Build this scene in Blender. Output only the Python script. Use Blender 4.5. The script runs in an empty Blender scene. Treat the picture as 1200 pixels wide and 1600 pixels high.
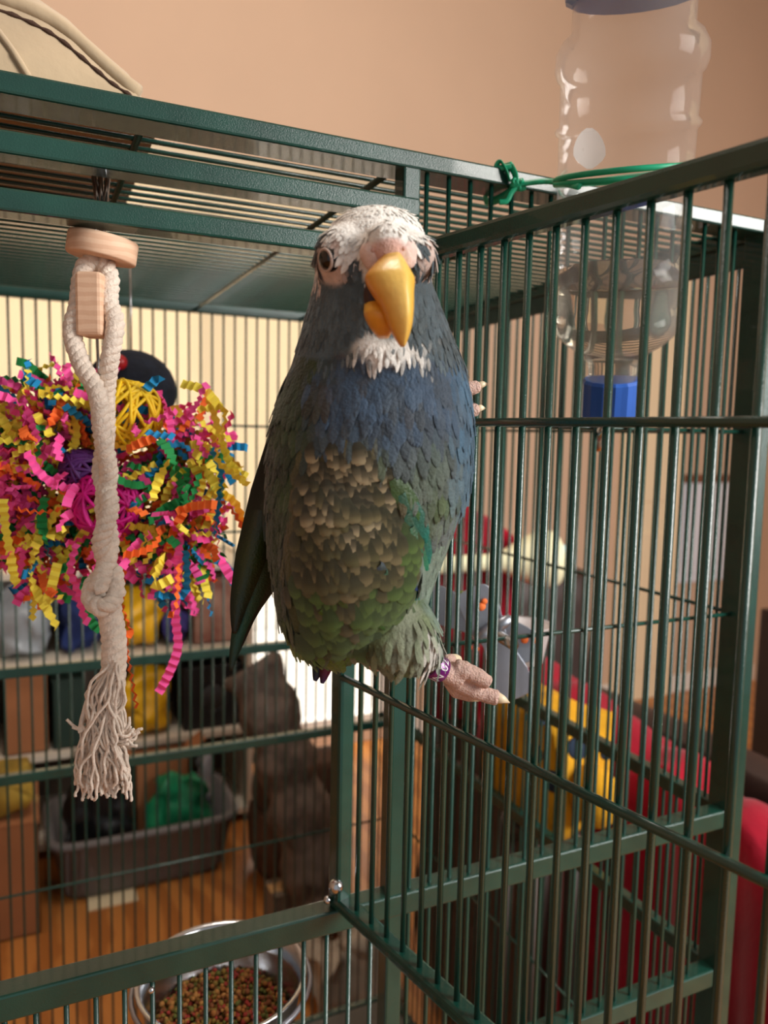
import bpy, bmesh, math, random
from mathutils import Vector, Matrix, noise
from mathutils.bvhtree import BVHTree
random.seed(7)
R_ = random.random
U_ = random.uniform
scene = bpy.context.scene

# ------------------------------------------------------------------ camera
FPX = 1200.0
YAW, PITCH, ROLL = math.radians(24.9), math.radians(5.7), math.radians(1.2)
CAM = Vector((0, 0, 1.30))
F0 = Vector((math.sin(YAW), math.cos(YAW), 0)); RT = Vector((math.cos(YAW), -math.sin(YAW), 0)); UPW = Vector((0, 0, 1))
FW = F0 * math.cos(PITCH) - UPW * math.sin(PITCH)
_up = UPW * math.cos(PITCH) + F0 * math.sin(PITCH)
RR = RT * math.cos(ROLL) + _up * math.sin(ROLL)
UU = _up * math.cos(ROLL) - RT * math.sin(ROLL)
cd = bpy.data.cameras.new('camera'); cam = bpy.data.objects.new('camera', cd); scene.collection.objects.link(cam)
m = Matrix((RR, UU, -FW)).transposed().to_4x4(); m.translation = CAM; cam.matrix_world = m
cd.sensor_fit = 'HORIZONTAL'; cd.sensor_width = 6.0; cd.lens = 6.0; cd.clip_start = 0.01; cd.clip_end = 60
cd.dof.use_dof = True; cd.dof.focus_distance = 0.40; cd.dof.aperture_fstop = 1.9
scene.camera = cam

# ------------------------------------------------------------------ light and exposure
w = bpy.data.worlds.new('world'); scene.world = w; w.use_nodes = True
bg = w.node_tree.nodes['Background']; bg.inputs[0].default_value = (0.93, 0.96, 1.0, 1); bg.inputs[1].default_value = 0.36
scene.view_settings.view_transform = 'Standard'; scene.view_settings.look = 'None'
scene.view_settings.exposure = 0.28; scene.view_settings.gamma = 1.0; scene.view_settings.use_curve_mapping = False
def area(name, loc, target, sx, sy, power, col):
    l = bpy.data.lights.new(name, 'AREA'); l.shape = 'RECTANGLE'; l.size = sx; l.size_y = sy; l.energy = power; l.color = col
    o = bpy.data.objects.new(name, l); scene.collection.objects.link(o); o.location = loc
    o.rotation_euler = (Vector(target) - Vector(loc)).to_track_quat('-Z', 'Y').to_euler(); return o
area('window_light', (1.75, -1.15, 1.95), (0.25, 0.6, 1.1), 1.0, 1.3, 80, (1.0, 0.97, 0.93))
area('outdoor_light', (-0.3, 3.35, 3.6), (-0.3, 4.9, 0.7), 2.6, 0.8, 330, (1.0, 0.97, 0.92))  # added lamp outdoors, aimed at the added white wall to brighten the window
area('ceiling_light', (0.3, 1.2, 3.74), (0.3, 1.8, 0), 0.5, 0.5, 22, (1.0, 0.90, 0.80))

# ------------------------------------------------------------------ pixel helpers (1200 x 1600 frame)
def ray(px, py): return FW + RR * ((px - 600) / FPX) + UU * ((800 - py) / FPX)
def PZ(px, py, Z): return CAM + ray(px, py) * Z
def onY(px, py, Y): d = ray(px, py); return CAM + d * ((Y - CAM.y) / d.y)
def onX(px, py, X): d = ray(px, py); return CAM + d * ((X - CAM.x) / d.x)
def onZ(px, py, Z): d = ray(px, py); return CAM + d * ((Z - CAM.z) / d.z)
def pix(p):
    d = p - CAM; z = d.dot(FW); return 600 + FPX * d.dot(RR) / z, 800 - FPX * d.dot(UU) / z, z

# ------------------------------------------------------------------ materials
def lin(c):
    f = lambda v: (v / 255 / 12.92) if v / 255 <= 0.04045 else ((v / 255 + 0.055) / 1.055) ** 2.4
    return (f(c[0]), f(c[1]), f(c[2]), 1)
MATS = {}
def mat(name, rgb=None, rough=0.6, metal=0.0, var=0.0, vscale=20, bump=0.0, bscale=60, col2=None, wave=None, attr=None, trans=0.0, ior=1.45, coat=0.0, sheen=0.0, sub=0.0, spec=0.5):
    if name in MATS: return MATS[name]
    mt = bpy.data.materials.new(name); mt.use_nodes = True; nt = mt.node_tree; n = nt.nodes; L = nt.links
    b = n['Principled BSDF']; b.inputs['Roughness'].default_value = rough; b.inputs['Metallic'].default_value = metal
    b.inputs['Specular IOR Level'].default_value = spec
    b.inputs['Transmission Weight'].default_value = trans; b.inputs['IOR'].default_value = ior; b.inputs['Coat Weight'].default_value = coat
    b.inputs['Sheen Weight'].default_value = sheen
    if sub: b.inputs['Subsurface Weight'].default_value = sub; b.inputs['Subsurface Radius'].default_value = (0.004, 0.002, 0.001); b.inputs['Subsurface Scale'].default_value = 1.0
    tc = n.new('ShaderNodeTexCoord')
    src = None
    if attr:
        a = n.new('ShaderNodeAttribute'); a.attribute_name = attr; src = a.outputs['Color']
    elif rgb: b.inputs['Base Color'].default_value = lin(rgb)
    if var or col2:
        if wave:
            t = n.new('ShaderNodeTexWave'); t.bands_direction = wave[0]; t.inputs['Scale'].default_value = wave[1]; t.inputs['Distortion'].default_value = wave[2]; t.inputs['Detail'].default_value = 3
            fac = t.outputs['Fac']
        else:
            t = n.new('ShaderNodeTexNoise'); t.inputs['Scale'].default_value = vscale; t.inputs['Detail'].default_value = 5; fac = t.outputs['Fac']
        L.new(tc.outputs['Object'], t.inputs['Vector'])
        r = n.new('ShaderNodeValToRGB'); r.color_ramp.elements[0].position = 0.32; r.color_ramp.elements[1].position = 0.68
        mx = n.new('ShaderNodeMix'); mx.data_type = 'RGBA'
        if attr:
            mx.blend_type = 'MULTIPLY'; mx.inputs[0].default_value = 1.0; L.new(src, mx.inputs[6]); L.new(r.outputs[0], mx.inputs[7])
            v0 = 1 - var; r.color_ramp.elements[0].color = (v0, v0, v0, 1); r.color_ramp.elements[1].color = (1, 1, 1, 1)
        else:
            L.new(r.outputs[0], mx.inputs[0]); c = lin(rgb); mx.inputs[6].default_value = c
            mx.inputs[7].default_value = lin(col2) if col2 else tuple(min(1, x * (1 + var)) for x in c[:3]) + (1,)
            if not col2: mx.inputs[6].default_value = tuple(x * (1 - var) for x in c[:3]) + (1,)
        L.new(fac, r.inputs[0]); src = mx.outputs[2]
    if src: L.new(src, b.inputs['Base Color'])
    if bump:
        t2 = n.new('ShaderNodeTexNoise'); t2.inputs['Scale'].default_value = bscale; t2.inputs['Detail'].default_value = 4
        bp = n.new('ShaderNodeBump'); bp.inputs['Strength'].default_value = bump; bp.inputs['Distance'].default_value = 0.002
        L.new(tc.outputs['Object'], t2.inputs['Vector']); L.new(t2.outputs['Fac'], bp.inputs['Height']); L.new(bp.outputs[0], b.inputs['Normal'])
    MATS[name] = mt; return mt

GREEN = mat('hammered_green_paint', (16, 56, 46), 0.26, 0.0, 0.18, 30, 0.17, 1300, coat=0.4)
WALLM = mat('tan_wall_paint', (206, 176, 150), 0.85, 0, 0.03, 2, 0.05, 90)
STEEL = mat('stainless_steel', (190, 192, 196), 0.22, 1.0, 0.06, 30, 0.05, 60)
DULL = mat('dull_steel', (170, 174, 184), 0.38, 0.9, 0.10, 40, 0.08, 120)

# ------------------------------------------------------------------ mesh builder
class MB:
    def __init__(s): s.v = []; s.f = []; s.c = []
    def add(s, vs, fs, col=None):
        o = len(s.v); s.v += [Vector(p) for p in vs]; s.f += [tuple(i + o for i in f) for f in fs]
        if col is not None: s.c += (list(col) if isinstance(col, list) else [col] * len(vs))
    def box(s, a, b, col=None):
        x0, y0, z0 = a; x1, y1, z1 = b
        vs = [(x0,y0,z0),(x1,y0,z0),(x1,y1,z0),(x0,y1,z0),(x0,y0,z1),(x1,y0,z1),(x1,y1,z1),(x0,y1,z1)]
        s.add(vs, [(0,3,2,1),(4,5,6,7),(0,1,5,4),(1,2,6,5),(2,3,7,6),(3,0,4,7)], col)
    def tube(s, pts, rad, n=8, cap=True, col=None, flat=1.0):
        pts = [Vector(p) for p in pts]; k = len(pts)
        rads = rad if isinstance(rad, (list, tuple)) else [rad] * k
        t = (pts[1] - pts[0]).normalized(); ref = Vector((0, 0, 1)) if abs(t.z) < 0.9 else Vector((1, 0, 0))
        nrm = (ref - t * ref.dot(t)).normalized(); vs = []; fs = []
        for i in range(k):
            if i: 
                t2 = (pts[min(i + 1, k - 1)] - pts[i - 1]).normalized()
                nrm = (nrm - t2 * nrm.dot(t2))
                nrm = nrm.normalized() if nrm.length > 1e-9 else t2.orthogonal().normalized(); t = t2
            bn = t.cross(nrm)
            for j in range(n):
                a = 2 * math.pi * j / n; vs.append(pts[i] + (nrm * math.cos(a) + bn * math.sin(a) * flat) * rads[i])
        for i in range(k - 1):
            for j in range(n): fs.append((i*n+j, i*n+(j+1)%n, (i+1)*n+(j+1)%n, (i+1)*n+j))
        if cap: fs.append(tuple(range(n - 1, -1, -1))); fs.append(tuple((k-1)*n + j for j in range(n)))
        s.add(vs, fs, col)
    def rings(s, rings, cap=True, col=None):
        n = len(rings[0]); vs = [p for r in rings for p in r]; fs = []
        for i in range(len(rings) - 1):
            for j in range(n): fs.append((i*n+j, i*n+(j+1)%n, (i+1)*n+(j+1)%n, (i+1)*n+j))
        if cap: fs.append(tuple(range(n - 1, -1, -1))); fs.append(tuple((len(rings)-1)*n + j for j in range(n)))
        s.add(vs, fs, col)
    def lathe(s, prof, M=None, n=32, cap=False, col=None):
        M = M or Matrix.Identity(4)
        s.rings([[M @ Vector((r*math.cos(2*math.pi*j/n), r*math.sin(2*math.pi*j/n), z)) for j in range(n)] for r, z in prof], cap, col)
    def ball(s, c, r, n=12, k=8, col=None, sc=(1, 1, 1), rot=None):
        rr = []
        for i in range(k + 1):
            a = math.pi * (i + (0.02 if i == 0 else -0.02 if i == k else 0)) / k
            ring = []
            for j in range(n):
                b = 2 * math.pi * j / n
                p = Vector((math.sin(a)*math.cos(b)*sc[0], math.sin(a)*math.sin(b)*sc[1], math.cos(a)*sc[2])) * r
                if rot: p = rot @ p
                ring.append(Vector(c) + p)
            rr.append(ring)
        s.rings(rr, True, col)
    def mesh(s, name, m=None, smooth=True):
        me = bpy.data.meshes.new(name); me.from_pydata([tuple(p) for p in s.v], [], s.f); me.update()
        bm = bmesh.new(); bm.from_mesh(me); bmesh.ops.recalc_face_normals(bm, faces=bm.faces); bm.to_mesh(me); bm.free()
        if s.c:
            at = me.color_attributes.new('Col', 'FLOAT_COLOR', 'POINT')
            for i, c in enumerate(s.c): at.data[i].color = c
        if smooth:
            for p in me.polygons: p.use_smooth = True
        if m: me.materials.append(m)
        return me
    def build(s, name, m=None, parent=None, smooth=True, origin=None, bevel=0.0):
        if parent is not None: org = parent.matrix_world.translation.copy() if origin is None else origin
        elif origin is not None: org = Vector(origin)
        else:
            mn = [min(p[i] for p in s.v) for i in range(3)]; mx = [max(p[i] for p in s.v) for i in range(3)]
            org = Vector(((mn[0]+mx[0])/2, (mn[1]+mx[1])/2, mn[2]))
        org = Vector(org); s.v = [p - org for p in s.v]
        return link(name, s.mesh(name, m, smooth), org, parent, bevel)
def link(name, me, loc=(0, 0, 0), parent=None, bevel=0.0):
    o = bpy.data.objects.new(name, me); scene.collection.objects.link(o)
    if parent is not None: o.parent = parent; loc = Vector(loc) - WORLD[parent.name]
    o.location = loc
    WORLD[o.name] = Vector(loc) + (WORLD[parent.name] if parent is not None else Vector())
    o.matrix_world.translation = WORLD[o.name]
    if bevel:
        b = o.modifiers.new('edge', 'BEVEL'); b.width = bevel; b.segments = 2; b.limit_method = 'ANGLE'
    return o
WORLD = {}
def tag(o, label, cat=None, group=None, kind=None):
    if label: o['label'] = label
    if cat: o['category'] = cat
    if group: o['group'] = group
    if kind: o['kind'] = kind
    return o
def empty(name, loc, label, cat, group=None):
    o = link(name, None, loc); o.empty_display_size = 0.02; return tag(o, label, cat, group)
def struct(name, mb, m, smooth=False): return tag(mb.build(name, m, smooth=smooth), None, kind='structure')
def spline(pts, n):
    P = [Vector(p) for p in pts]; out = []
    for i in range(len(P) - 1):
        p0, p1, p2, p3 = P[max(i-1,0)], P[i], P[i+1], P[min(i+2,len(P)-1)]
        for k in range(n):
            t = k / n
            out.append(0.5*((2*p1)+(p2-p0)*t+(2*p0-5*p1+4*p2-p3)*t*t+(3*p1-p0-3*p2+p3)*t**3))
    out.append(P[-1]); return out
def interp(tab, x):
    for a, b in zip(tab, tab[1:]):
        if x <= b[0]:
            t = max(0, min(1, (x - a[0]) / (b[0] - a[0]))); return [p + (q - p) * t for p, q in zip(a, b)]
    return list(tab[-1])
def boxpx(x0, y0, x1, y1, Y, depth, zb=None):
    p = onY(x0, (y0+y1)/2, Y); q = onY(x1, (y0+y1)/2, Y); xm = (x0+x1)/2
    z1 = onY(xm, y0, Y).z; z0 = onY(xm, y1, Y).z if zb is None else zb
    return (p.x, Y, z0), (q.x, Y + depth, z1)

# ------------------------------------------------------------------ room
YB = 2.9
XL, XR, YN, ZC = -2.6, 3.6, -1.8, 3.8
FLOORM = mat('orange_oak_floor', (160, 100, 48), 0.32, 0, 0, 8, 0.08, 60, col2=(184, 122, 62), wave=('X', 3.2, 6.0))
b = MB(); b.box((XL, YN, -0.1), (XR, YB + 0.12, 0)); struct('floor', b, FLOORM)
b = MB(); b.box((XL, YN, ZC), (XR, YB, ZC + 0.1)); struct('ceiling', b, mat('ceiling_paint', (232, 224, 210), 0.9))
b = MB(); b.box((XR, YN, 0), (XR + 0.1, YB, ZC)); struct('wall_right', b, WALLM)
b = MB(); b.box((XL - 0.1, YN, 0), (XL, YB, ZC)); struct('wall_left', b, WALLM)
wx0, wx1 = onY(-60, 800, YB).x, onY(612, 1000, YB).x
wz0, wz1 = 0.06, onY(300, 280, YB).z
b = MB()
b.box((XL, YB, 0), (wx0, YB + 0.12, ZC)); b.box((wx1, YB, 0), (XR, YB + 0.12, ZC))
b.box((wx0, YB, wz1), (wx1, YB + 0.12, ZC)); b.box((wx0, YB, 0), (wx1, YB + 0.12, wz0)); struct('wall_back', b, WALLM)
b = MB(); fr = 0.05
for a in ((wx0, wz0, wx0+fr, wz1), (wx1-fr, wz0, wx1, wz1), (wx0, wz0, wx1, wz0+fr), (wx0, wz1-fr, wx1, wz1), ((wx0+wx1)/2-fr/2, wz0, (wx0+wx1)/2+fr/2, wz1)):
    b.box((a[0], YB+0.02, a[1]), (a[2], YB+0.08, a[3]))
win = struct('window_1', b, mat('white_frame_paint', (232, 228, 220), 0.5))
gl = bpy.data.materials.new('window_glass'); gl.use_nodes = True; nt = gl.node_tree
nt.nodes.remove(nt.nodes['Principled BSDF']); tr = nt.nodes.new('ShaderNodeBsdfTransparent'); gs = nt.nodes.new('ShaderNodeBsdfGlossy'); gs.inputs['Roughness'].default_value = 0.02
mx = nt.nodes.new('ShaderNodeMixShader'); mx.inputs[0].default_value = 0.06
nt.links.new(tr.outputs[0], mx.inputs[1]); nt.links.new(gs.outputs[0], mx.inputs[2]); nt.links.new(mx.outputs[0], nt.nodes['Material Output'].inputs[0])
for xa, xb in ((wx0+fr, (wx0+wx1)/2-fr/2), ((wx0+wx1)/2+fr/2, wx1-fr)):
    b = MB(); b.box((xa, YB+0.045, wz0+fr), (xb, YB+0.053, wz1-fr)); b.build('pane', gl, win, smooth=False)
b = MB(); b.box((XL-1, 4.9, 0), (XR, 5.0, 3.0)); struct('bounce_wall', b, mat('bounce_white', (240, 238, 232), 0.9))  # added white wall, bounces lamp light back through the window and shade
b = MB(); b.box((XL-1, YB+0.12, -0.1), (XR, 4.9, -0.005)); struct('ground_outside', b, mat('pale_concrete', (210, 206, 198), 0.9))
# cream roller shade, translucent cloth in front of the glass door
sm = bpy.data.materials.new('cream_shade_cloth'); sm.use_nodes = True; nt = sm.node_tree
nt.nodes.remove(nt.nodes['Principled BSDF']); df = nt.nodes.new('ShaderNodeBsdfDiffuse'); tl = nt.nodes.new('ShaderNodeBsdfTranslucent')
df.inputs[0].default_value = lin((240, 230, 208)); tl.inputs[0].default_value = lin((244, 234, 212)); mx = nt.nodes.new('ShaderNodeMixShader'); mx.inputs[0].default_value = 0.5
nt.links.new(df.outputs[0], mx.inputs[1]); nt.links.new(tl.outputs[0], mx.inputs[2]); nt.links.new(mx.outputs[0], nt.nodes['Material Output'].inputs[0])
shz = onY(300, 868, YB).z
sr = empty('roller_shade', ((wx0+wx1)/2, YB-0.03, shz), 'cream roller shade pulled down over the glass door behind the cage', 'shade')
b = MB(); b.box((wx0-0.03, YB-0.032, shz), (wx1+0.02, YB-0.029, wz1+0.05)); b.build('cloth', sm, sr, smooth=False)
b = MB(); b.box((wx0-0.03, YB-0.04, shz-0.03), (wx1+0.02, YB-0.022, shz+0.002)); b.build('hem_bar', mat('shade_bar', (214, 200, 172), 0.6), sr, smooth=False)
b = MB(); b.tube([(wx0-0.04, YB-0.035, wz1+0.06), (wx1+0.03, YB-0.035, wz1+0.06)], 0.025, 16); b.build('roller', mat('shade_bar'), sr)
b = MB(); b.box((XL, YB-0.015, 0), (wx0, YB, 0.09)); b.box((wx1, YB-0.015, 0), (XR, YB, 0.09)); struct('baseboard_back', b, mat('white_frame_paint'))

# ------------------------------------------------------------------ bird cage
YF, YK = 0.466, 1.14
XC0, XC1 = -0.36, onY(1165, 900, YF).x
XJ = onY(620, 1200, YF).x
ZB = 0.30
hz = lambda px, py, Y=YF: onY(px, py, Y).z
cage = empty('birdcage', ((XC0+XC1)/2, (YF+YK)/2, 0), 'large dark green hammered metal birdcage with its barred door swung open', 'birdcage')
T = 0.0065
BR = 0.0017
GAP = 0.0167
def part_box(name, a, b_, parent=cage, mt=GREEN, bev=0.0015):
    q = MB(); q.box(a, b_); return q.build(name, mt, parent, smooth=False, bevel=bev)
z1t, z1b = hz(0, 112), hz(0, 148)
z2t, z2b = hz(0, 204), hz(0, 241)
z3t, z3b = hz(0, 294), hz(0, 331)
ZT = z1t
zs_t, zs_b = hz(900, 1322), hz(900, 1352)
zl_t, zl_b = hz(1000, 1552), hz(1000, 1580)
# rails of the front
rail = lambda xa, xb, za, zb, y=YF, d=0.018: part_box('rail', (xa, y-0.004, za), (xb, y-0.004+d, zb))
rail(XC0, XC1, z1b, z1t, d=0.028)
rail(XC0, XJ+0.006, z2b, z2t); rail(XC0, XJ+0.006, z3b, z3t)
rail(XC0, XC1, zs_b, zs_t, d=0.016); rail(XC0, XC1, zl_b, zl_t, d=0.016); rail(XC0, XC1, ZB, ZB+0.02)
for x, wd in ((XC0, 0.02), (XJ, 0.0125), (XC1, 0.020)):
    if x == XJ: part_box('jamb', (x-wd/2, YF-0.003, ZB), (x+wd/2, YF+0.012, z1b+0.002))
    else: part_box('post', (x-wd/2, YF-0.006, 0), (x+wd/2, YF+0.016, ZT-0.0005))
for x in (XC0, XC1): part_box('post', (x-0.01, YK-0.01, 0), (x+0.01, YK+0.01, ZT-0.0005))
# roof frame and side rails
for z in (ZT-0.007, (zs_t+zs_b)/2, (zl_t+zl_b)/2, ZB+0.01):
    hh = 0.007
    q = MB(); q.box((XC0, YK-0.006, z-hh), (XC1, YK+0.006, z+hh)); q.build('rail', GREEN, cage, smooth=False, bevel=0.0015)
    for x in (XC0, XC1):
        q = MB(); q.box((x-0.006, YF, z-hh), (x+0.006, YK, z+hh)); q.build('rail', GREEN, cage, smooth=False, bevel=0.0015)
# solid valance bands under the roof at back and side
part_box('top_band', (XC0, YK-0.004, onY(200, 476, YK).z), (XC1, YK+0.002, ZT-0.012)); part_box('top_band', (XC1-0.002, YF+0.02, ZT-0.034), (XC1+0.003, YK, ZT-0.012))
def rodmesh(name, p, q, r, n=8, parent=cage):
    b = MB(); b.tube([p, q], r, n); return b.build(name, GREEN, parent)
zr1, zr2, zr3 = hz(1000, 670), hz(1000, 978), hz(200, 1360, YK)
for z in (zr1, zr2, zr3):
    rodmesh('cross_rod', (XC0, YK-0.004, z), (XC1, YK-0.004, z), 0.0018); rodmesh('cross_rod', (XC1-0.004, YF, z), (XC1-0.004, YK, z), 0.0018)
    rodmesh('cross_rod', (XC0+0.004, YF, z), (XC0+0.004, YK, z), 0.0018)
for z in (zr1, zr2): rodmesh('cross_rod', (XJ, YF+0.006, z), (XC1, YF+0.006, z), 0.0018)
def rodset(p, q, axis, count, step, name='bar', parent=cage, r=BR):
    b = MB(); p = Vector(p); q = Vector(q); b.tube([p-p, q-p], r, 7); me = b.mesh(name, GREEN)
    for i in range(count): link(name, me, p + Vector(axis)*step*i, parent)
rodset((XJ+0.013, YF+0.002, ZB), (XJ+0.013, YF+0.002, z1b), (1,0,0), int((XC1-XJ-0.02)/GAP), GAP)
nL = int((XJ-XC0-0.02)/GAP)
rodset((XJ-0.0167, YF+0.002, ZB), (XJ-0.0167, YF+0.002, zs_b), (-1,0,0), nL, GAP)
rodset((XC1-GAP, YK, ZB), (XC1-GAP, YK, ZT-0.01), (-1,0,0), int((XC1-XC0-0.02)/GAP), GAP)
rodset((XC1, YF+0.028, ZB), (XC1, YF+0.028, ZT-0.01), (0,1,0), int((YK-YF-0.03)/GAP), GAP)
rodset((XC0, YF+0.028, ZB), (XC0, YF+0.028, ZT-0.01), (0,1,0), int((YK-YF-0.03)/GAP), GAP)
rodset((XC0, YF+0.034, ZT-0.004), (XC1, YF+0.034, ZT-0.004), (0,1,0), int((YK-YF-0.04)/GAP), GAP, 'roof_bar')
for k in range(5): x = XC1 - 0.16*(k+1) - 0.02; rodmesh('roof_rod', (x, YF, ZT-0.008), (x, YK, ZT-0.008), 0.0024)
part_box('tray', (XC0+0.008, YF+0.012, ZB+0.004), (XC1-0.008, YK-0.008, ZB+0.016), mt=mat('grey_tray', (96, 92, 84), 0.7, 0, 0.2, 12))
part_box('skirt', (XC0, YF, 0.10), (XC1, YF+0.01, 0.16))
part_box('skirt', (XC0, YK-0.01, 0.10), (XC1, YK, 0.16))
# ---- door
P0 = onY(531, 1412, YF)
dv = ray(-285, 660); dv.z = 0; DD = -dv.normalized()
DN = Vector((DD.y, -DD.x, 0));
if DN.dot(CAM - P0) < 0: DN = -DN
def dpt(px, py):
    d = ray(px, py); return CAM + d * ((P0 - CAM).dot(DN) / d.dot(DN))
P0h = Vector((P0.x, P0.y, 0))
ds = lambda p: (p - P0h).dot(DD)
dat = lambda s, z, off=0.0: P0h + DD*s + DN*off + Vector((0, 0, z))
dzt = dpt(1000, 299).z; dzm = dpt(1000, 660).z; dzl = dpt(1000, 1275).z; dzb = dpt(700, 1560).z
DW = 0.43
s775 = ds(dpt(775, 750))
door = tag(link('door', None, P0h + Vector((0, 0, dzb)), cage), 'open barred cage door')
def dbox(name, s0, s1, z0, z1, th):
    q = MB(); vs = [dat(s, z, o) for o in (-th/2, th/2) for z in (z0, z1) for s in (s0, s1)]
    q.add(vs, [(0,1,3,2),(4,6,7,5),(0,4,5,1),(2,3,7,6),(0,2,6,4),(1,5,7,3)]); return q.build(name, GREEN, door, smooth=False, bevel=0.0025)
dbox('top_rail', -0.006, DW, dzt-0.0056, dzt+0.0056, 0.010)
dbox('bottom_rail', -0.006, DW, dzb-0.004, dzb+0.004, 0.013)
dbox('stile', -0.007, 0.006, dzb-0.005, dzt+0.005, 0.012); dbox('stile', DW-0.012, DW, dzb-0.005, dzt+0.005, 0.012)
for z, r in ((dzm, 0.0022), (dzl, 0.0024)):
    q = MB(); q.tube([dat(0, z, BR+r*0.8), dat(DW, z, BR+r*0.8)], r, 10); q.build('cross_rod', GREEN, door)
q = MB(); q.tube([Vector((0,0,0)), Vector((0,0,dzt-dzb))], BR*1.08, 8); dbm = q.mesh('bar', GREEN)
k = int(s775/GAP)
for i in range(-k, int((DW-s775)/GAP)+1):
    s = s775 + i*GAP
    if 0.007 < s < DW-0.014: link('bar', dbm, dat(s, dzb), door)
q = MB(); q.ball(dat(0.004, dzb+0.014, 0.006), 0.0052, 12, 8); q.build('hinge_bolt', STEEL, door)
q = MB(); q.ball(dat(-0.002, dzb+0.002, 0.009), 0.0028, 10, 6); q.build('hinge_bolt', STEEL, door)
q = MB(); p = onY(236, 1547, YF-0.006); q.ball(p, 0.0022, 10, 6); q.build('rivet', STEEL, cage)
a = onY(642, 303, YF+0.006); c = onY(642, 343, YF+0.006)
q = MB(); q.box((a.x-0.001, YF+0.006, c.z), (a.x+0.0035, YF+0.011, a.z)); tag(q.build('yellow_tag', mat('yellow_plastic', (226, 184, 24), 0.45), smooth=False, bevel=0.0006), 'small yellow plastic tag fixed to the front post beside the parrot head', 'tag')

# ------------------------------------------------------------------ parrot
def C(r, g, b_): return lin((r, g, b_))
def mixc(a, b_, t): t = max(0, min(1, t)); return tuple(p + (q - p) * t for p, q in zip(a, b_))
def sm(a, b_, x): t = max(0, min(1, (x - a) / (b_ - a))); return t * t * (3 - 2 * t)
def ell(px, py, cx, cy, rx, ry): return math.hypot((px - cx) / rx, (py - cy) / ry)
BZ = 0.355
parrot = empty('parrot', PZ(560, 1030, BZ), 'white-crowned green and slate-blue parrot with yellow beak clinging to the open cage door', 'parrot')
TOR = [(328,576,604,.334,.006),(332,548,634,.334,.013),(345,527,650,.334,.019),(370,508,664,.334,.0245),(400,498,669,.335,.027),(440,492,674,.337,.0275),
       (480,482,688,.340,.029),(520,471,704,.343,.031),(560,461,720,.347,.034),(600,445,731,.350,.037),(640,431,736,.352,.040),(700,421,738,.354,.043),
       (760,418,733,.356,.044),(800,419,718,.357,.043),(850,421,699,.358,.041),(900,427,680,.359,.038),(950,434,664,.360,.034),(1000,452,640,.361,.026),
       (1020,478,600,.361,.018),(1030,510,560,.361,.007)]
WING = [(672,500,548,.334,.008),(700,470,585,.333,.014),(740,452,622,.332,.018),(790,444,650,.331,.021),(840,440,664,.331,.022),(890,440,664,.332,.022),(940,443,645,.334,.019),(985,452,610,.337,.014),(1015,472,560,.340,.008)]
THIGH = [(925,575,655,.348,.012),(955,545,676,.345,.018),(990,540,684,.344,.020),(1015,548,682,.345,.018),(1035,570,676,.347,.014),(1050,605,672,.349,.008),(1056,625,660,.350,.004)]
def loft(mb, tab, n=40, step=5):
    y = tab[0][0]; rs = []
    while y <= tab[-1][0]:
        _, xl, xr, Z, d = interp(tab, y); c = PZ((xl+xr)/2, y, Z); hw = (xr-xl)/2*Z/FPX
        rs.append([c + RR*hw*math.cos(2*math.pi*j/n) + F0*d*math.sin(2*math.pi*j/n) for j in range(n)]); y += step
    mb.rings(rs)
def remesh(mb, vox, smooth_it=4):
    o = bpy.data.objects.new('tmp', mb.mesh('tmp')); scene.collection.objects.link(o)
    r = o.modifiers.new('r', 'REMESH'); r.mode = 'VOXEL'; r.voxel_size = vox
    if smooth_it: q = o.modifiers.new('s', 'SMOOTH'); q.factor = 0.5; q.iterations = smooth_it
    dg = bpy.context.evaluated_depsgraph_get(); me = bpy.data.meshes.new_from_object(o.evaluated_get(dg)); bpy.data.objects.remove(o)
    out = MB(); out.v = [v.co.copy() for v in me.vertices]; out.f = [tuple(p.vertices) for p in me.polygons]; return out
tmp = MB(); loft(tmp, TOR); loft(tmp, WING); loft(tmp, THIGH)
# brow and cheek fullness
tmp.ball(PZ(540, 400, .318), 0.013); tmp.ball(PZ(646, 400, .318), 0.010); tmp.ball(PZ(600, 560, .322), 0.012, sc=(1.5, 1, .8)); tmp.ball(PZ(606, 385, .306), 0.010)
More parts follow.
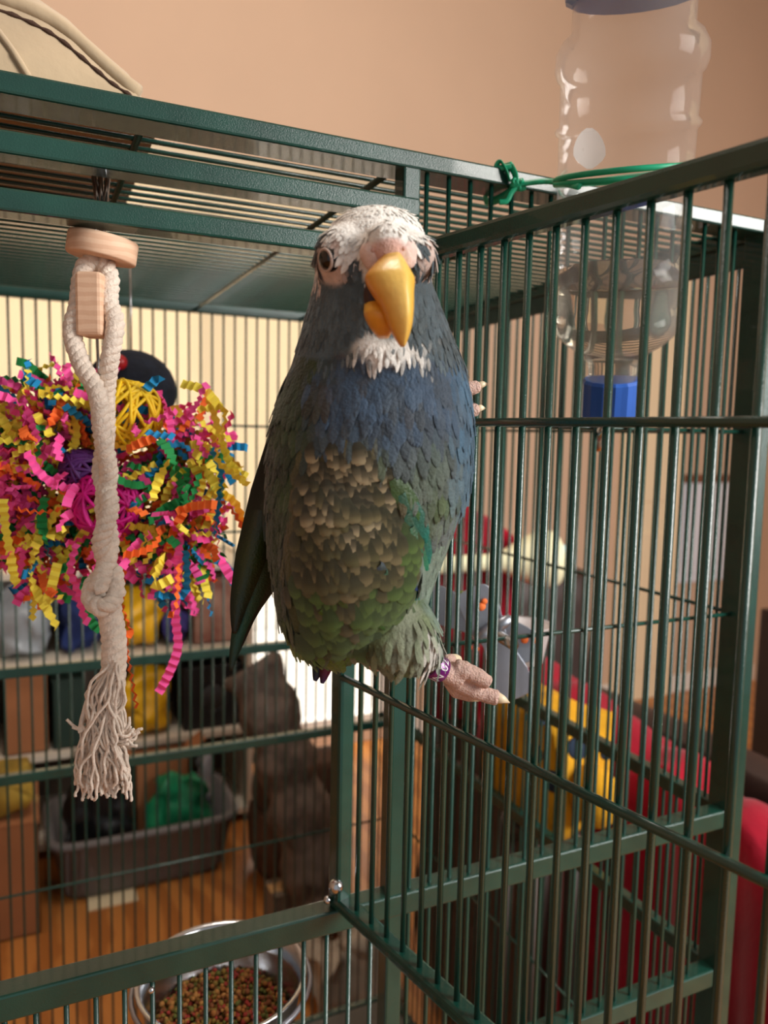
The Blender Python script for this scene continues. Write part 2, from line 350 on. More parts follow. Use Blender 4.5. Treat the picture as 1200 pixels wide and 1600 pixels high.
# flank feathers round the shank
tmp.tube([PZ(640, 990, .350), PZ(668, 1020, .356), PZ(676, 1038, .360)], [.012, .0085, .006], 14)
body = remesh(tmp, 0.0016, 14)
WHITE, SLATE, SKIN, BLUE = C(242,238,230), C(70,82,86), C(214,190,178), C(66,88,112)
def in_wing(px, py):
    if not 676 < py < 1015: return False
    _, xl, xr, _, _ = interp(WING, py); return xl + 4 < px < xr - 3
def plum(px, py, j=0.0):
    n1 = noise.noise(Vector((px*.018, py*.022, 3.1))) ; n2 = noise.noise(Vector((px*.045, py*.05, 7.7)))
    px += n2*10; py += n1*10
    dark = C(54,66,44); grn = C(70,92,46); c = mixc(SLATE, C(84,100,108), .5+n2)
    if py < 560:
        cap = 408 - 10*math.cos((px-590)/45) + 6*n2
        cap = 398 + (8 if px < 520 else 0)
        d = ell(px, py, 588, 300, 92, 112)
        if py < 420: c = mixc(WHITE, c, sm(.94, 1.02, d))
        if px < 505 and py < 400: c = mixc(C(70,62,58), c, .2)
        if 566 < px < 646 and py < 440: c = mixc(c, WHITE, sm(445, 425, py) * (1 - sm(440, 450, py)) if py > 405 else (1 if py < 405 else 0))
        ch = ell(px, py, 606, 548, 70, 30) + n2*.5
        if ch < 1: c = mixc(WHITE, c, sm(.45, 1, ch))
    else:
        lower = mixc(C(98,108,104), C(86,104,66), .5 + 1.3*n1)
        chest = mixc(mixc(C(60,72,84), BLUE, .45 + 1.4*n2), C(104,90,88), max(0, n1*1.5-.25))
        c = mixc(chest, lower, sm(640, 740, py))
        if px > 690: c = mixc(c, C(70,112,140), sm(695, 735, px)*(1-sm(740, 830, py))*.8)
        back = mixc(C(52,70,34), C(40,46,34), .5 + n1)
        c = mixc(c, back, sm(30, -30, px - (500 - (py-560)*.12) + 22*n2) if py < 720 else sm(40, -20, px - 470))
        ch = ell(px, py, 606, 548, 70, 30) + n2*.5
        if ch < 1: c = mixc(WHITE, c, sm(.45, 1, ch))
        if py > 900 and px < 640: c = mixc(c, mixc(C(66,116,30), C(112,132,36), .5+n2), sm(930, 1000, py))
        if py > 820 and px > 655: c = mixc(c, C(120,140,124), sm(650, 675, px))
        if ell(px, py, 615, 1000, 82, 62) < 1: c = mixc(mixc(C(112,126,88), C(134,140,116), .5+n1*2), c, sm(.8, 1, ell(px, py, 615, 1000, 82, 62)))
        if ell(px, py, 674, 1012, 18, 40) < 1.1: c = mixc(C(206,202,194), c, sm(.5, 1.1, ell(px, py, 674, 1012, 18, 40)))
        if in_wing(px, py): c = mixc(C(84,76,48), C(66,72,34), sm(820, 960, py)+n2*.4)
    if py < 470:
        e = ell(px, py, 520, 408, 27, 42)
        if e < 1.15: c = mixc(SKIN, c, sm(.8, 1.1, e))
        e = ell(px, py, 670, 398, 10, 32)
        if e < 1.15: c = mixc(SKIN, c, sm(.8, 1.1, e))
        e = ell(px, py, 550, 425, 13, 22)
        if e < 1.1: c = mixc(SLATE, c, sm(.6, 1.1, e))
    if ell(px, py, 606, 395, 38, 26) < 1.1 and py > 372: c = mixc(C(222,178,164), c, sm(.7, 1.1, ell(px, py, 606, 395, 38, 26)))
    return c
body.c = [plum(*pix(p)[:2]) for p in body.v]
bvh = BVHTree.FromPolygons([tuple(p) for p in body.v], body.f)
PLM = mat('parrot_plumage', None, 0.62, 0, 0.22, 260, 0.5, 700, attr='Col', sheen=0.15, spec=0.3)
bo = body.build('body', PLM, parrot)
def feather(mb, p, tip, nrm, L_, W_, c0, c1, lift=0.12, c2=None):
    side = tip.cross(nrm).normalized(); rows = ((0, .35), (.3, .95), (.62, 1.0), (.86, .66), (1.0, .14)) if c2 is None else ((0, .5), (.3, .95), (.62, 1.0), (.86, .84), (1.0, .42)); vs = []; cs = []
    for t, wd in rows:
        base = p + tip*L_*t + nrm*L_*(lift*t - .10*t*t)
        for k_ in (-1, 0, 1):
            vs.append(base + side*W_*.5*wd*k_ + nrm*W_*(0.10 if k_ == 0 else 0)); cs.append(mixc(c0, c1, (t*t if k_ == 0 else max(t*t, .35)) if c2 is None else sm(.45, .95, t)))
    fs = [(r*3+k_, r*3+k_+1, r*3+k_+4, r*3+k_+3) for r in range(4) for k_ in (0, 1)]
    mb.add(vs, fs, cs)
def hitpx(px, py):
    d = ray(px, py).normalized(); h = bvh.ray_cast(CAM, d); return (h[0], h[1]) if h[0] else (None, None)
def downdir(nrm, sway=0.0):
    d = Vector((0, 0, -1)) + RR*sway; d = d - nrm*d.dot(nrm); return d.normalized() if d.length > .05 else F0.copy()
pl = MB(); y = 1040.0; row = 0
while y > 332:
    _, xl, xr, Z, d = interp(TOR, y); c = PZ((xl+xr)/2, y, Z)
    Lf = .0048 if y < 400 else .0062 + .0050*sm(470, 640, y); Wf = Lf*.40
    circ = 2*math.pi*max(.006, ((xr-xl)/2*Z/FPX + d)/2); n = max(6, int(circ/(Wf*.66)))
    for j in range(n):
        a = 2*math.pi*(j + .5*(row % 2) + U_(-.15, .15))/n; dr = RR*math.cos(a) - F0*math.sin(a)
        dr = (dr + UPW*U_(-.05,.05)).normalized()
        h = bvh.ray_cast(c + dr*.12, -dr)
        if not h[0]: continue
        p, nr = h[0], h[1]
        if nr.dot(dr) < 0: nr = -nr
        q = pix(p); px, py = q[0], q[1]
        front = nr.dot(CAM - p) > 0
        if front and (in_wing(px, py) and py < 990): continue
        if front and (ell(px, py, 516, 409, 22, 32) < 1 or ell(px, py, 606, 440, 34, 70) < 1 or ell(px, py, 607, 380, 34, 28) < 1 or ell(px, py, 668, 400, 11, 26) < 1): continue
        if 515 < py < 590 and front: Lf_, Wf_ = .0062, .0019
        elif ell(px, py, 620, 1010, 90, 60) < 1: Lf_, Wf_ = Lf*.8, Lf*.26
        else: Lf_, Wf_ = Lf, Wf
        cc = plum(px + U_(-7, 7), py + U_(-9, 9)); f = U_(.74, 1.2) if py > 415 else U_(.94, 1.04); cc = tuple(x*f for x in cc[:3]) + (1,)
        tipc = mixc(cc, C(150,156,150), U_(.02, .16)) if py > 430 else cc
        td = downdir(nr, U_(-.18, .18) + (-.12 if px < 480 else 0))
        if py < 400 and front: td = (td*.2 + (UPW*.55 + F0*.5)).normalized() if False else downdir(nr, (px-606)*.01)
        feather(pl, p - nr*.0004, td, nr, Lf_*U_(.9, 1.35), Wf_*U_(.85, 1.15), cc, tipc, U_(.10, .19) if py > 410 else U_(.10, .125))
    y -= Lf*FPX/Z*.36; row += 1
tag(pl.build('plumage', PLM, parrot), None, kind='stuff')
# wing: flight feathers along its edge, scalloped coverts as single feathers
TEAL, GRN = C(24,124,112), C(60,104,52)
def blade(mb, pts, widths, cols, nrm, th=.0006):
    P = spline(pts, 6); n = len(P); L_, Rr, cs = [], [], []
    for i, p in enumerate(P):
        t = i/(n-1); k_ = t*(len(widths)-1); a = int(min(k_, len(widths)-2)); wd = widths[a] + (widths[a+1]-widths[a])*(k_-a)
        k2 = t*(len(cols)-1); a2 = int(min(k2, len(cols)-2)); cc = mixc(cols[a2], cols[a2+1], k2-a2)
        tg = (P[min(i+1, n-1)] - P[max(i-1, 0)]).normalized(); sd = tg.cross(nrm).normalized()
        L_ += [p - sd*wd, p + nrm*wd*.08, p + sd*wd, p - nrm*th]; cs += [cc, mixc(cc, C(20,26,20), .25), mixc(cc, C(10,14,12), .55), mixc(cc, C(10,14,12), .6)]
    rs = [L_[i*4:i*4+4] for i in range(n)]; mb.rings(rs, True, cs)
FEM = mat('flight_feather', None, 0.38, 0, 0.15, 300, 0.3, 900, attr='Col', spec=0.5)
wg = MB(); nC = -FW
for (x0, y0, x1, y1, wd, c1) in ((612,748,652,812,.0095,GRN),(626,770,664,846,.0100,TEAL),(634,800,668,878,.0095,TEAL),(640,822,664,890,.0080,C(40,130,100)),(590,880,648,920,.0105,C(30,60,110)),(598,892,650,934,.0095,TEAL),(560,915,626,962,.0110,GRN),(530,935,600,980,.0110,GRN),(500,950,560,1000,.0110,C(72,128,34))):
    h, nr = hitpx(x0, y0); h2, n2_ = hitpx(x1, y1)
    if not h or not h2: continue
    nr = nr if nr.dot(CAM - h) > 0 else -nr
    td = (h2 - h).normalized(); nn = (nr - td*nr.dot(td)).normalized()
    feather(wg, h + nn*.0012, td, nn, (h2-h).length, wd, mixc(C(62,70,36), c1, .25), c1, .10)
wing = wg.build('wing', FEM, parrot)
variants = []
for name_, c0, c1 in (('pale', C(56,52,34), C(190,172,134)), ('tan', C(56,54,32), C(136,122,84)), ('brown', C(56,54,30), C(104,98,60)), ('olive', C(54,72,30), C(92,120,52))):
    q = MB(); feather(q, Vector((0,0,0)), Vector((0,0,-1)), Vector((0,-1,0)), 1.0, .80, c0, c1, .10, 1); variants.append(q.mesh('covert_feather', PLM))
y = 1000; row = 0
while y > 682:
    _, xl, xr, Z, d = interp(WING, y); x = xl + 8 + (11 if row % 2 else 0)
    while x < xr - 4:
        h, nr = hitpx(x + U_(-3, 3), y + U_(-3, 3))
        if h and not (R_() < .5 and (x < xl + 24 or x > xr - 20 or y < 715)):
            if nr.dot(CAM - h) < 0: nr = -nr
            g = noise.noise(Vector((x*.02, y*.02, 1.2)))*60 + U_(-45, 45) + abs(x-545)*.55
            vi = 0 if y + g < 800 else 1 if y + g < 870 else 2 if y + g < 940 else 3
            if x > 625 and y > 720: vi = max(vi, 3 if R_() < .7 else 2)
            if x < 470: vi = max(vi, 2)
            td = downdir(nr, U_(-.1, .15) + .15); sd = td.cross(nr).normalized(); n2 = sd.cross(td)
            M = Matrix((-sd, -nr, -td)).transposed()
            o = link('covert_feather', variants[vi], h + nr*.0003, wing); sc = (.0078 + .0035*sm(800, 1000, y))*U_(.85, 1.25)
            o.rotation_euler = M.to_euler(); o.scale = (sc, sc, sc)
        x += 17
    y -= 14; row += 1
# folded far wing and tail: long dark blades running down behind the body
BK = C(28,34,22)
for i, (pts, wds, cols) in enumerate((
    ([(452,640,.382),(428,760,.388),(405,880,.392),(376,975,.394),(360,1048,.394)], [.006,.009,.009,.0042,.0008], [BK, BK, C(40,56,26), C(20,96,78), C(24,40,36)]),
    ([(462,660,.386),(440,780,.391),(415,880,.394),(388,955,.395),(366,1030,.395)], [.006,.010,.010,.0050,.0008], [BK, BK, C(38,52,24), C(20,34,30), C(16,22,20)]),
    ([(446,650,.384),(416,770,.389),(392,870,.391),(374,940,.392),(366,990,.392)], [.005,.008,.008,.0048,.001], [C(40,56,28), BK, C(52,70,28), C(30,60,44), C(18,30,26)]),
    ([(470,700,.388),(452,800,.392),(428,880,.394),(398,945,.396),(375,1000,.396)], [.006,.010,.008,.0040,.001], [BK, BK, BK, C(20,40,36), C(18,22,20)]))):
    q = MB(); blade(q, [PZ(*p) for p in pts], wds, cols, nC); q.build('flight_feather', FEM, parrot)
for pts, c0, c1 in (([(505,985,.368),(500,1030,.370),(492,1064,.371)], C(40,60,30), C(28,40,90)), ([(518,985,.368),(512,1030,.369),(503,1068,.370)], C(150,20,36), C(30,34,96)), ([(530,985,.368),(522,1020,.369),(514,1046,.370)], C(60,110,40), C(26,84,110)),
                    ([(480,960,.366),(470,1000,.367),(466,1024,.367)], C(70,110,40), C(60,110,36)), ([(545,970,.350),(520,1000,.348),(492,1012,.348)], C(60,110,40), C(20,100,110))):
    q = MB(); blade(q, [PZ(*p) for p in pts], [.003,.0042,.0008], [c0, c0, c1], nC); q.build('tail_feather', FEM, parrot)
# eyes
def surf(px, py, off=0.0):
    h, nr = hitpx(px, py); nr = nr if nr.dot(CAM - h) > 0 else -nr; return h + nr*off, nr
for ex, ey in ((511, 406), (668, 392)):
    if ex > 600:
        h_ = bvh.ray_cast(PZ(760, 392, .338), -RR); p, nr = h_[0], RR.copy()
    else: p, nr = surf(ex, ey)
    out = (nr + (RR*(-.30 if ex < 600 else .8))).normalized()
    q = MB(); q.ball(p - out*.0020, .0050, 16, 12); e = q.build('eye', mat('dark_eye', (12, 8, 6), 0.12, coat=.3), parrot)
    rot = out.to_track_quat('Z', 'Y').to_matrix()
    q = MB(); q.tube([p + out*.0009 + rot @ Vector((math.cos(t)*.0041, math.sin(t)*.0042, 0)) for t in [2*math.pi*k_/20 for k_ in range(21)]], .0006, 8, False); q.build('eyelid', mat('eyelid_skin', (186, 164, 152), 0.7), e)
# beak
def beakrings(tab, mb, col, n=28, skew=0.0):
    P = [Vector((a, b_, c_)) for a, b_, c_, _, _ in tab]; sp = spline(P, 5); hd = spline([Vector((0, h_, d_*1000)) for _, _, _, h_, d_ in tab], 5); rs = []; cs = []
    for i, p in enumerate(sp):
        t = i/5; k_ = min(int(t), len(tab)-2); f = t-k_; hw = tab[k_][3] + (tab[k_+1][3]-tab[k_][3])*f; d = hd[i].z/1000; hw = hd[i].y
        c = PZ(p.x, p.y, p.z); hwm = hw*p.z/FPX; ring = []
        for j in range(n):
            a = 2*math.pi*j/n; s_ = math.sin(a); co = math.cos(a)
            ring.append(c + RR*hwm*(math.copysign(abs(co)**.9, co)*(1-skew*.0) + skew*max(0, s_)**1.5*(1-abs(co))) - FW*d*(abs(s_)**(.8 if s_ > 0 else 1))*math.copysign(1, s_))
            cs.append(col(i/(len(sp)-1), s_, co))
        rs.append(ring)
    mb.rings(rs, True, cs)
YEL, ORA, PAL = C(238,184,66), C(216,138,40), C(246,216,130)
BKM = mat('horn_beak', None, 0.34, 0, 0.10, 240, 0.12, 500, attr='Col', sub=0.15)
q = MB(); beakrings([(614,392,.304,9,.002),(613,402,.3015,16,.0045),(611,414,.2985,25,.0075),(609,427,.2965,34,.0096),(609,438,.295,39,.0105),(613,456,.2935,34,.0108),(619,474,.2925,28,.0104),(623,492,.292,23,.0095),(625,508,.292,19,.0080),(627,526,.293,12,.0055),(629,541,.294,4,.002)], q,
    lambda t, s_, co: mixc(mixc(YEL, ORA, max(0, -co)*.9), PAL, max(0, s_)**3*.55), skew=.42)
bk = q.build('upper_beak', BKM, parrot)
q = MB(); beakrings([(584,468,.308,13,.005),(586,480,.304,17,.007),(591,494,.301,22,.008),(596,512,.301,18,.006),(599,527,.303,9,.003)], q, lambda t, s_, co: mixc(ORA, YEL, .5 - co*.5 if t < .5 else .35)); q.build('lower_beak', BKM, parrot)
q = MB(); q.ball(PZ(588, 462, .3015), .0060, 14, 10, sc=(.9, .6, 1.2)); q.build('tongue', mat('dark_mouth', (54, 28, 22), 0.5), parrot)
q = MB()
for nx, ny, r in ((588,396,.0072),(598,388,.0074),(607,385,.0074),(617,387,.0074),(627,393,.0070),(588,408,.0056),(632,405,.0052)): q.ball(PZ(nx, ny, .3056), r, 12, 8, sc=(1.0, .85, .85))
cm = remesh(q, .0009, 5); cere = cm.build('cere', mat('pink_cere', (222, 194, 182), 0.6, 0, .12, 200, 0.4, 500, sub=.1), parrot)
for nx, ny in ((583, 391), (630, 388)):
    q = MB(); q.ball(PZ(nx, ny, .3000), .0010, 8, 6); q.build('nostril', mat('nostril_skin', (196, 152, 138), .7), cere)
# leg, ring and foot gripping the door bars
SKM = mat('scaly_foot_skin', (222, 186, 172), 0.6, 0, 0.12, 400, 1.0, 900, sub=.1)
q = MB(); T_ = q.tube
T_([PZ(662,1030,.362), PZ(684,1044,.366), PZ(704,1054,.370), PZ(718,1062,.372)], [.0042,.0044,.0050,.0054], 14)
T_(spline([PZ(708,1060,.373), PZ(733,1075,.376), PZ(757,1085,.377), PZ(779,1091,.377)], 4), [r_*(1+.07*(i_ % 2)) for i_, r_ in enumerate([.0048]*3+[.0043]*4+[.0038]*5+[.0030])], 14)
T_(spline([PZ(710,1044,.370), PZ(732,1050,.370), PZ(750,1059,.371), PZ(764,1068,.372)], 4), [r_*(1+.07*(i_ % 2)) for i_, r_ in enumerate([.0046]*4+[.0040]*5+[.0035]*3+[.0028])], 14)
T_([PZ(706,1062,.376), PZ(714,1080,.380), PZ(736,1088,.386)], [.0048,.0038,.003], 12)
T_([PZ(702,1048,.374), PZ(696,1034,.380), PZ(706,1030,.386)], [.0048,.0038,.003], 12)
ft = remesh(q, .0007, 1).build('leg', SKM, parrot)
CLM = mat('pale_claw', (232, 214, 180), 0.4)
for pts in (((776,1090,.377),(786,1093,.376),(796,1098,.380)), ((736,1087,.385),(748,1090,.389),(754,1094,.392)), ((706,1031,.385),(716,1030,.389),(722,1036,.392))):
    q = MB(); q.tube(spline([PZ(*p) for p in pts], 4), [.0030,.0029,.0027,.0024,.0020,.0015,.001,.0006,.0003], 10); q.build('claw', CLM, ft)
# purple leg ring with its number
ax = (PZ(697,1050,.3685) - PZ(670,1036,.3635)).normalized(); rc = PZ(682,1043,.366)
rot = ax.to_track_quat('Z', 'Y').to_matrix().to_4x4(); M = Matrix.Translation(rc) @ rot
q = MB(); q.lathe([(.0050,-.0036),(.0060,-.0036),(.0063,-.003),(.0063,.003),(.0060,.0036),(.0050,.0036)], M, 32); ring = tag(q.build('leg_ring', mat('purple_anodised_ring', (118, 30, 124), 0.25, .35, 0, coat=.6), parrot), 'purple leg ring with white lettering')
fc = bpy.data.curves.new('ring_text', 'FONT'); fc.body = 'IN 02'; fc.size = .0062; fc.align_x = 'CENTER'; fc.align_y = 'CENTER'; fo = bpy.data.objects.new('tmp', fc); scene.collection.objects.link(fo)
dg = bpy.context.evaluated_depsgraph_get(); tm = bpy.data.meshes.new_from_object(fo.evaluated_get(dg)); bpy.data.objects.remove(fo)
bm = bmesh.new(); bm.from_mesh(tm); bmesh.ops.subdivide_edges(bm, edges=bm.edges, cuts=2, use_grid_fill=True); bmesh.ops.triangulate(bm, faces=bm.faces)
zax = ax; toc = (CAM - rc); toc = (toc - zax*toc.dot(zax)).normalized(); rd = toc.cross(zax)
# the text runs round the ring, reading upwards
vs = []
for v in bm.verts:
    ang = (v.co.x - .0009)/.0064; vs.append(rc + (toc*math.cos(ang) + rd*math.sin(ang))*.00645 - zax*v.co.y*1.0)
q = MB(); q.add(vs, [tuple(v.index for v in f.verts) for f in bm.faces]); bm.free()
q.build('lettering', mat('white_print', (236, 232, 236), .5), ring, smooth=False)
# toes of the raised foot round the door bar beside the breast
for (a, b_, c_, d_) in (((710,612,.380),(734,607,.386),(748,604,.388),(762,600,.390)), ((712,640,.381),(734,641,.386),(746,640,.388),(758,638,.390))):
    q = MB(); q.tube(spline([PZ(*a), PZ(*b_), PZ(*c_)], 4), [.003,.0032,.0034,.0034,.0035,.0036,.0034,.0032,.0024], 12); t_ = q.build('toe', SKM, parrot)
    q = MB(); q.tube([PZ(c_[0]-2, c_[1], c_[2]), PZ((c_[0]+d_[0])/2, (c_[1]+d_[1])/2-2, d_[2]-.002), PZ(*d_)], [.0022,.0016,.0004], 10); q.build('claw', CLM, t_)
q = MB(); q.tube([PZ(560,1010,.372), PZ(578,1030,.378), PZ(588,1040,.384)], [.005,.0045,.0035], 12); q.build('leg', SKM, parrot)

# ------------------------------------------------------------------ water bottle
def thinclear(name, tint, gloss, rough=0.03, milk=0.0):
    mt = bpy.data.materials.new(name); mt.use_nodes = True; nt = mt.node_tree; nt.nodes.remove(nt.nodes['Principled BSDF'])
    tr = nt.nodes.new('ShaderNodeBsdfTransparent'); tr.inputs[0].default_value = tint
    gs = nt.nodes.new('ShaderNodeBsdfGlossy'); gs.inputs['Roughness'].default_value = rough
    lw = nt.nodes.new('ShaderNodeLayerWeight'); lw.inputs[0].default_value = gloss
    df_ = nt.nodes.new('ShaderNodeBsdfTranslucent'); d2_ = nt.nodes.new('ShaderNodeBsdfDiffuse'); m0 = nt.nodes.new('ShaderNodeMixShader'); m1 = nt.nodes.new('ShaderNodeMixShader'); m0.inputs[0].default_value = .5; m1.inputs[0].default_value = milk
    nt.links.new(df_.outputs[0], m0.inputs[1]); nt.links.new(d2_.outputs[0], m0.inputs[2]); nt.links.new(tr.outputs[0], m1.inputs[1]); nt.links.new(m0.outputs[0], m1.inputs[2]); tr = m1
    hm = nt.nodes.new('ShaderNodeMath'); hm.operation = 'MINIMUM'; hm.inputs[1].default_value = .30; nt.links.new(lw.outputs['Fresnel'], hm.inputs[0])
    mx = nt.nodes.new('ShaderNodeMixShader'); nt.links.new(hm.outputs[0], mx.inputs[0]); nt.links.new(tr.outputs[0], mx.inputs[1]); nt.links.new(gs.outputs[0], mx.inputs[2])
    nt.links.new(mx.outputs[0], nt.nodes['Material Output'].inputs[0]); return mt
CLEAR = thinclear('clear_plastic', (.97, .96, .95, 1), .12, .06, .07)
WATERM = thinclear('water', (1, 1, 1, 1), .16, .02, .10)
_nt = WATERM.node_tree
for _n in list(_nt.nodes):
    if _n.type == 'BSDF_TRANSPARENT':
        _r = _nt.nodes.new('ShaderNodeBsdfRefraction'); _r.inputs['IOR'].default_value = 1.16; _r.inputs['Roughness'].default_value = 0.0; _r.inputs[0].default_value = (.97, .95, .88, 1)
        _nt.links.new(_r.outputs[0], _n.outputs[0].links[0].to_socket)
bot_p, top_p = PZ(956, 598, .549), PZ(990, 25, .466)
axz = (top_p - bot_p).normalized(); BLn = (top_p - bot_p).length
rotb = axz.to_track_quat('Z', 'Y').to_matrix().to_4x4(); MBt = Matrix.Translation(bot_p) @ rotb
bottle = empty('water_bottle', bot_p, 'upside-down clear plastic water bottle with blue caps tied to the cage front', 'bottle')
r0 = .0435
prof = [(.017,0),(.0175,.006),(.018,.014),(.022,.020),(.034,.028),(.041,.035),(r0,.042)]
zz = .042
for k_ in range(5):
    seg = (BLn - .030 - .042)/5
    prof += [(r0-.0012, zz+.003),(r0-.0012, zz+seg-.004),(r0+.0006, zz+seg-.0025),(r0+.0014, zz+seg)]; zz += seg
prof += [(r0+.0025, zz+.003),(r0+.002, zz+.012),(r0-.002, zz+.019),(r0-.007, zz+.023),(r0-.0075, BLn+.014)]
q = MB(); q.lathe(prof, MBt, 48); q.build('bottle_body', CLEAR, bottle)
BLU = mat('blue_plastic_cap', (34, 84, 168), .35, 0, .08, 30)
def ribcap(mb, r, za, zb, n=40):
    rs = []
    for rr_, z in ((r*.9, za), (r, za+.002), (r, zb-.002), (r*.92, zb)):
        rs.append([MBt @ Vector(((rr_ + (.0006 if j % 2 else 0))*math.cos(2*math.pi*j/n), (rr_ + (.0006 if j % 2 else 0))*math.sin(2*math.pi*j/n), z)) for j in range(n)])
    mb.rings(rs)
q = MB(); ribcap(q, .0405, BLn+.008, BLn+.036); q.build('top_cap', BLU, bottle, smooth=False)
q = MB(); ribcap(q, .0205, -.026, .003, 30); q.build('bottom_cap', BLU, bottle, smooth=False)
q = MB(); q.tube([MBt @ Vector((0,0,-.024)), MBt @ Vector((-.004,.010,-.036)), MBt @ Vector((-.006,.035,-.050)), MBt @ Vector((-.006,.062,-.066))], .0038, 12); q.build('drinking_tube', STEEL, bottle)
q = MB(); q.ball(MBt @ Vector((-.006,.063,-.067)), .0042); q.build('ball_tip', mat('orange_ball', (214, 120, 50), .3), bottle)
# water: follows the bottle wall up to a level surface
zw = PZ(960, 440, .55).z
q = MB(); n = 40; wr = []
def pr(z):
    for a, b_ in zip(prof, prof[1:]):
        if a[1] <= z <= b_[1]: return a[0] + (b_[0]-a[0])*(z-a[1])/max(1e-6, b_[1]-a[1])
    return r0
zt = (zw - bot_p.z)/axz.z
for k_ in range(24):
    z = .002 + (zt*1.0-.002)*k_/23; r = pr(z) - .0012; ring_ = []
    for j in range(n):
        p = MBt @ Vector((r*math.cos(2*math.pi*j/n), r*math.sin(2*math.pi*j/n), z))
        if p.z > zw or k_ == 23: p = p + axz*((zw - p.z)/axz.z)
        ring_.append(p)
    wr.append(ring_)
q.rings(wr); q.build('water', WATERM, bottle)
# small white translucent patch on the bottle wall, towards the door
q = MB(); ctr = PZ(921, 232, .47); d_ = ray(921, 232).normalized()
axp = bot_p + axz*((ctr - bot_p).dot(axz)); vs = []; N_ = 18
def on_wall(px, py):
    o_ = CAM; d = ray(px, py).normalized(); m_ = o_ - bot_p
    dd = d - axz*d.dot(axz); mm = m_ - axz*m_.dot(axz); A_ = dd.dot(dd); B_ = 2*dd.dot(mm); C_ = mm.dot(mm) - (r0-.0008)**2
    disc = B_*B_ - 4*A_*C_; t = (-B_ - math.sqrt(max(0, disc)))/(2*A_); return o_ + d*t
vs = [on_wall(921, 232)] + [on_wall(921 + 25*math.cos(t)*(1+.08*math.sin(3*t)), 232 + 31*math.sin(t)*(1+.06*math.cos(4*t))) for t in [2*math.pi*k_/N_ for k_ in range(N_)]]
q.add(vs, [(0, 1+k_, 1+(k_+1) % N_) for k_ in range(N_)]); q.build('white_patch', thinclear('white_patch_film', (1, 1, 1, 1), .05, .5, .9), bottle)
# green tie: loop round the top rail, knot and strand round the bottle
TIE = mat('green_ribbon_tie', (10, 150, 108), .4, 0, .15, 60)
q = MB(); rz = z1t; xr_ = onY(790, 275, YF).x
lp = [(xr_, YF-.006, rz+.001), (xr_+.001, YF+.01, rz+.003), (xr_+.002, YF+.026, rz), (xr_+.002, YF+.027, z1b-.002), (xr_+.003, YF+.01, z1b-.004), (xr_+.003, YF-.007, z1b-.001), (xr_+.002, YF-.009, rz-.006), (xr_, YF-.006, rz+.001)]
q.tube(spline(lp, 4), .0030, 8, True, flat=.4)
knot = PZ(812, 288, .524)
for k_ in range(3):
    q.tube(spline([knot + Vector((U_(-.006,.006), U_(-.003,.003), U_(-.003,.004))) for _ in range(5)], 4), .0022, 7, flat=.6)
q.tube(spline([Vector((xr_+.003, YF-.011, rz-.010)), PZ(800, 290, .524), knot, PZ(840, 284, .520), PZ(866, 284, .512), PZ(905, 292, .472)], 5), .0024, 8, flat=.6)
ctz = (PZ(930, 285, .50) - bot_p).dot(axz); ct = bot_p + axz*ctz
lo = rotb.to_3x3() @ Vector((1,0,0)); l2 = rotb.to_3x3() @ Vector((0,1,0)); toK = (PZ(850, 280, .552) - ct); toK = (toK - axz*toK.dot(axz)).normalized(); pk = axz.cross(toK)
for off in (0.0, .006):
    q.tube([ct + (toK*math.cos(a) + pk*math.sin(a))*(r0+.0006) + axz*(off*math.sin(a*.5)) for a in [2*math.pi*k_/40 for k_ in range(41)]], .0019, 7, False, flat=.7)
q.tube(spline([Vector((xr_, YF-.008, rz)), PZ(776, 262, .524), PZ(782, 252, .522), PZ(792, 268, .522), PZ(797, 284, .524)], 5), .0020, 7, flat=.4)
q.tube(spline([knot, PZ(800, 300, .524), PZ(792, 314, .524), PZ(780, 316, .524)], 5), .0019, 7, flat=.4)
tag(q.build('plastic_tie', TIE), 'bright green ribbon tie knotted on the top rail and looped round the bottle', 'tie')

# ------------------------------------------------------------------ rope toy
RZ = .447
ROPE = mat('cotton_rope', (226, 210, 194), .95, 0, .12, 200, .6, 600, sheen=.2)
WOOD = mat('pale_pine', (222, 186, 156), .65, 0, 0, 20, .15, 120, col2=(212, 172, 142), wave=('Z', 60, 3))
rt = empty('rope_toy', PZ(160, 1250, RZ), 'white twisted cotton rope toy with frayed end and wooden disc under the rail', 'rope toy')
q = MB(); c = PZ(160, 388, RZ); up = (UPW + RT*.16).normalized(); M = Matrix.Translation(c) @ up.to_track_quat('Z', 'Y').to_matrix().to_4x4()
q.lathe([(.0001,-.0062),(.019,-.0062),(.0196,-.0052),(.0196,.0052),(.019,.0062),(.0001,.0062)], M, 32); q.build('wooden_disc', WOOD, rt, bevel=0)
q = MB(); a = PZ(146, 432, RZ); 
for s_ in (0,):
    cc = PZ(147, 478, RZ-.002); hw, hh, hd = 20*RZ/FPX, 48*RZ/FPX, .010
    vs = [cc + RT*x_*hw + UPW*z_*hh + F0*y_*hd for x_ in (-1,1) for y_ in (-1,1) for z_ in (-1,1)]
    q.add(vs, [(0,1,3,2),(4,6,7,5),(0,4,5,1),(2,3,7,6),(0,2,6,4),(1,5,7,3)])
q.build('wooden_block', WOOD, rt, smooth=False, bevel=.002)
def rope(mb, path, r, turns, ph=0, strands=3, n=8):
    P = [Vector(p) for p in path]; k = len(P); L = [0]
    for a, b_ in zip(P, P[1:]): L.append(L[-1] + (b_-a).length)
    for s_ in range(strands):
        out = []
        for i in range(k):
            tg = (P[min(i+1,k-1)] - P[max(i-1,0)]).normalized(); nn = tg.cross(F0).normalized(); bb = tg.cross(nn)
            a = 2*math.pi*(s_/strands + L[i]*turns) + ph; out.append(P[i] + (nn*math.cos(a) + bb*math.sin(a))*r*.55)
        mb.tube(out, r*.56, n)
g = lambda L_: [PZ(x, y_, z) for x, y_, z in L_]
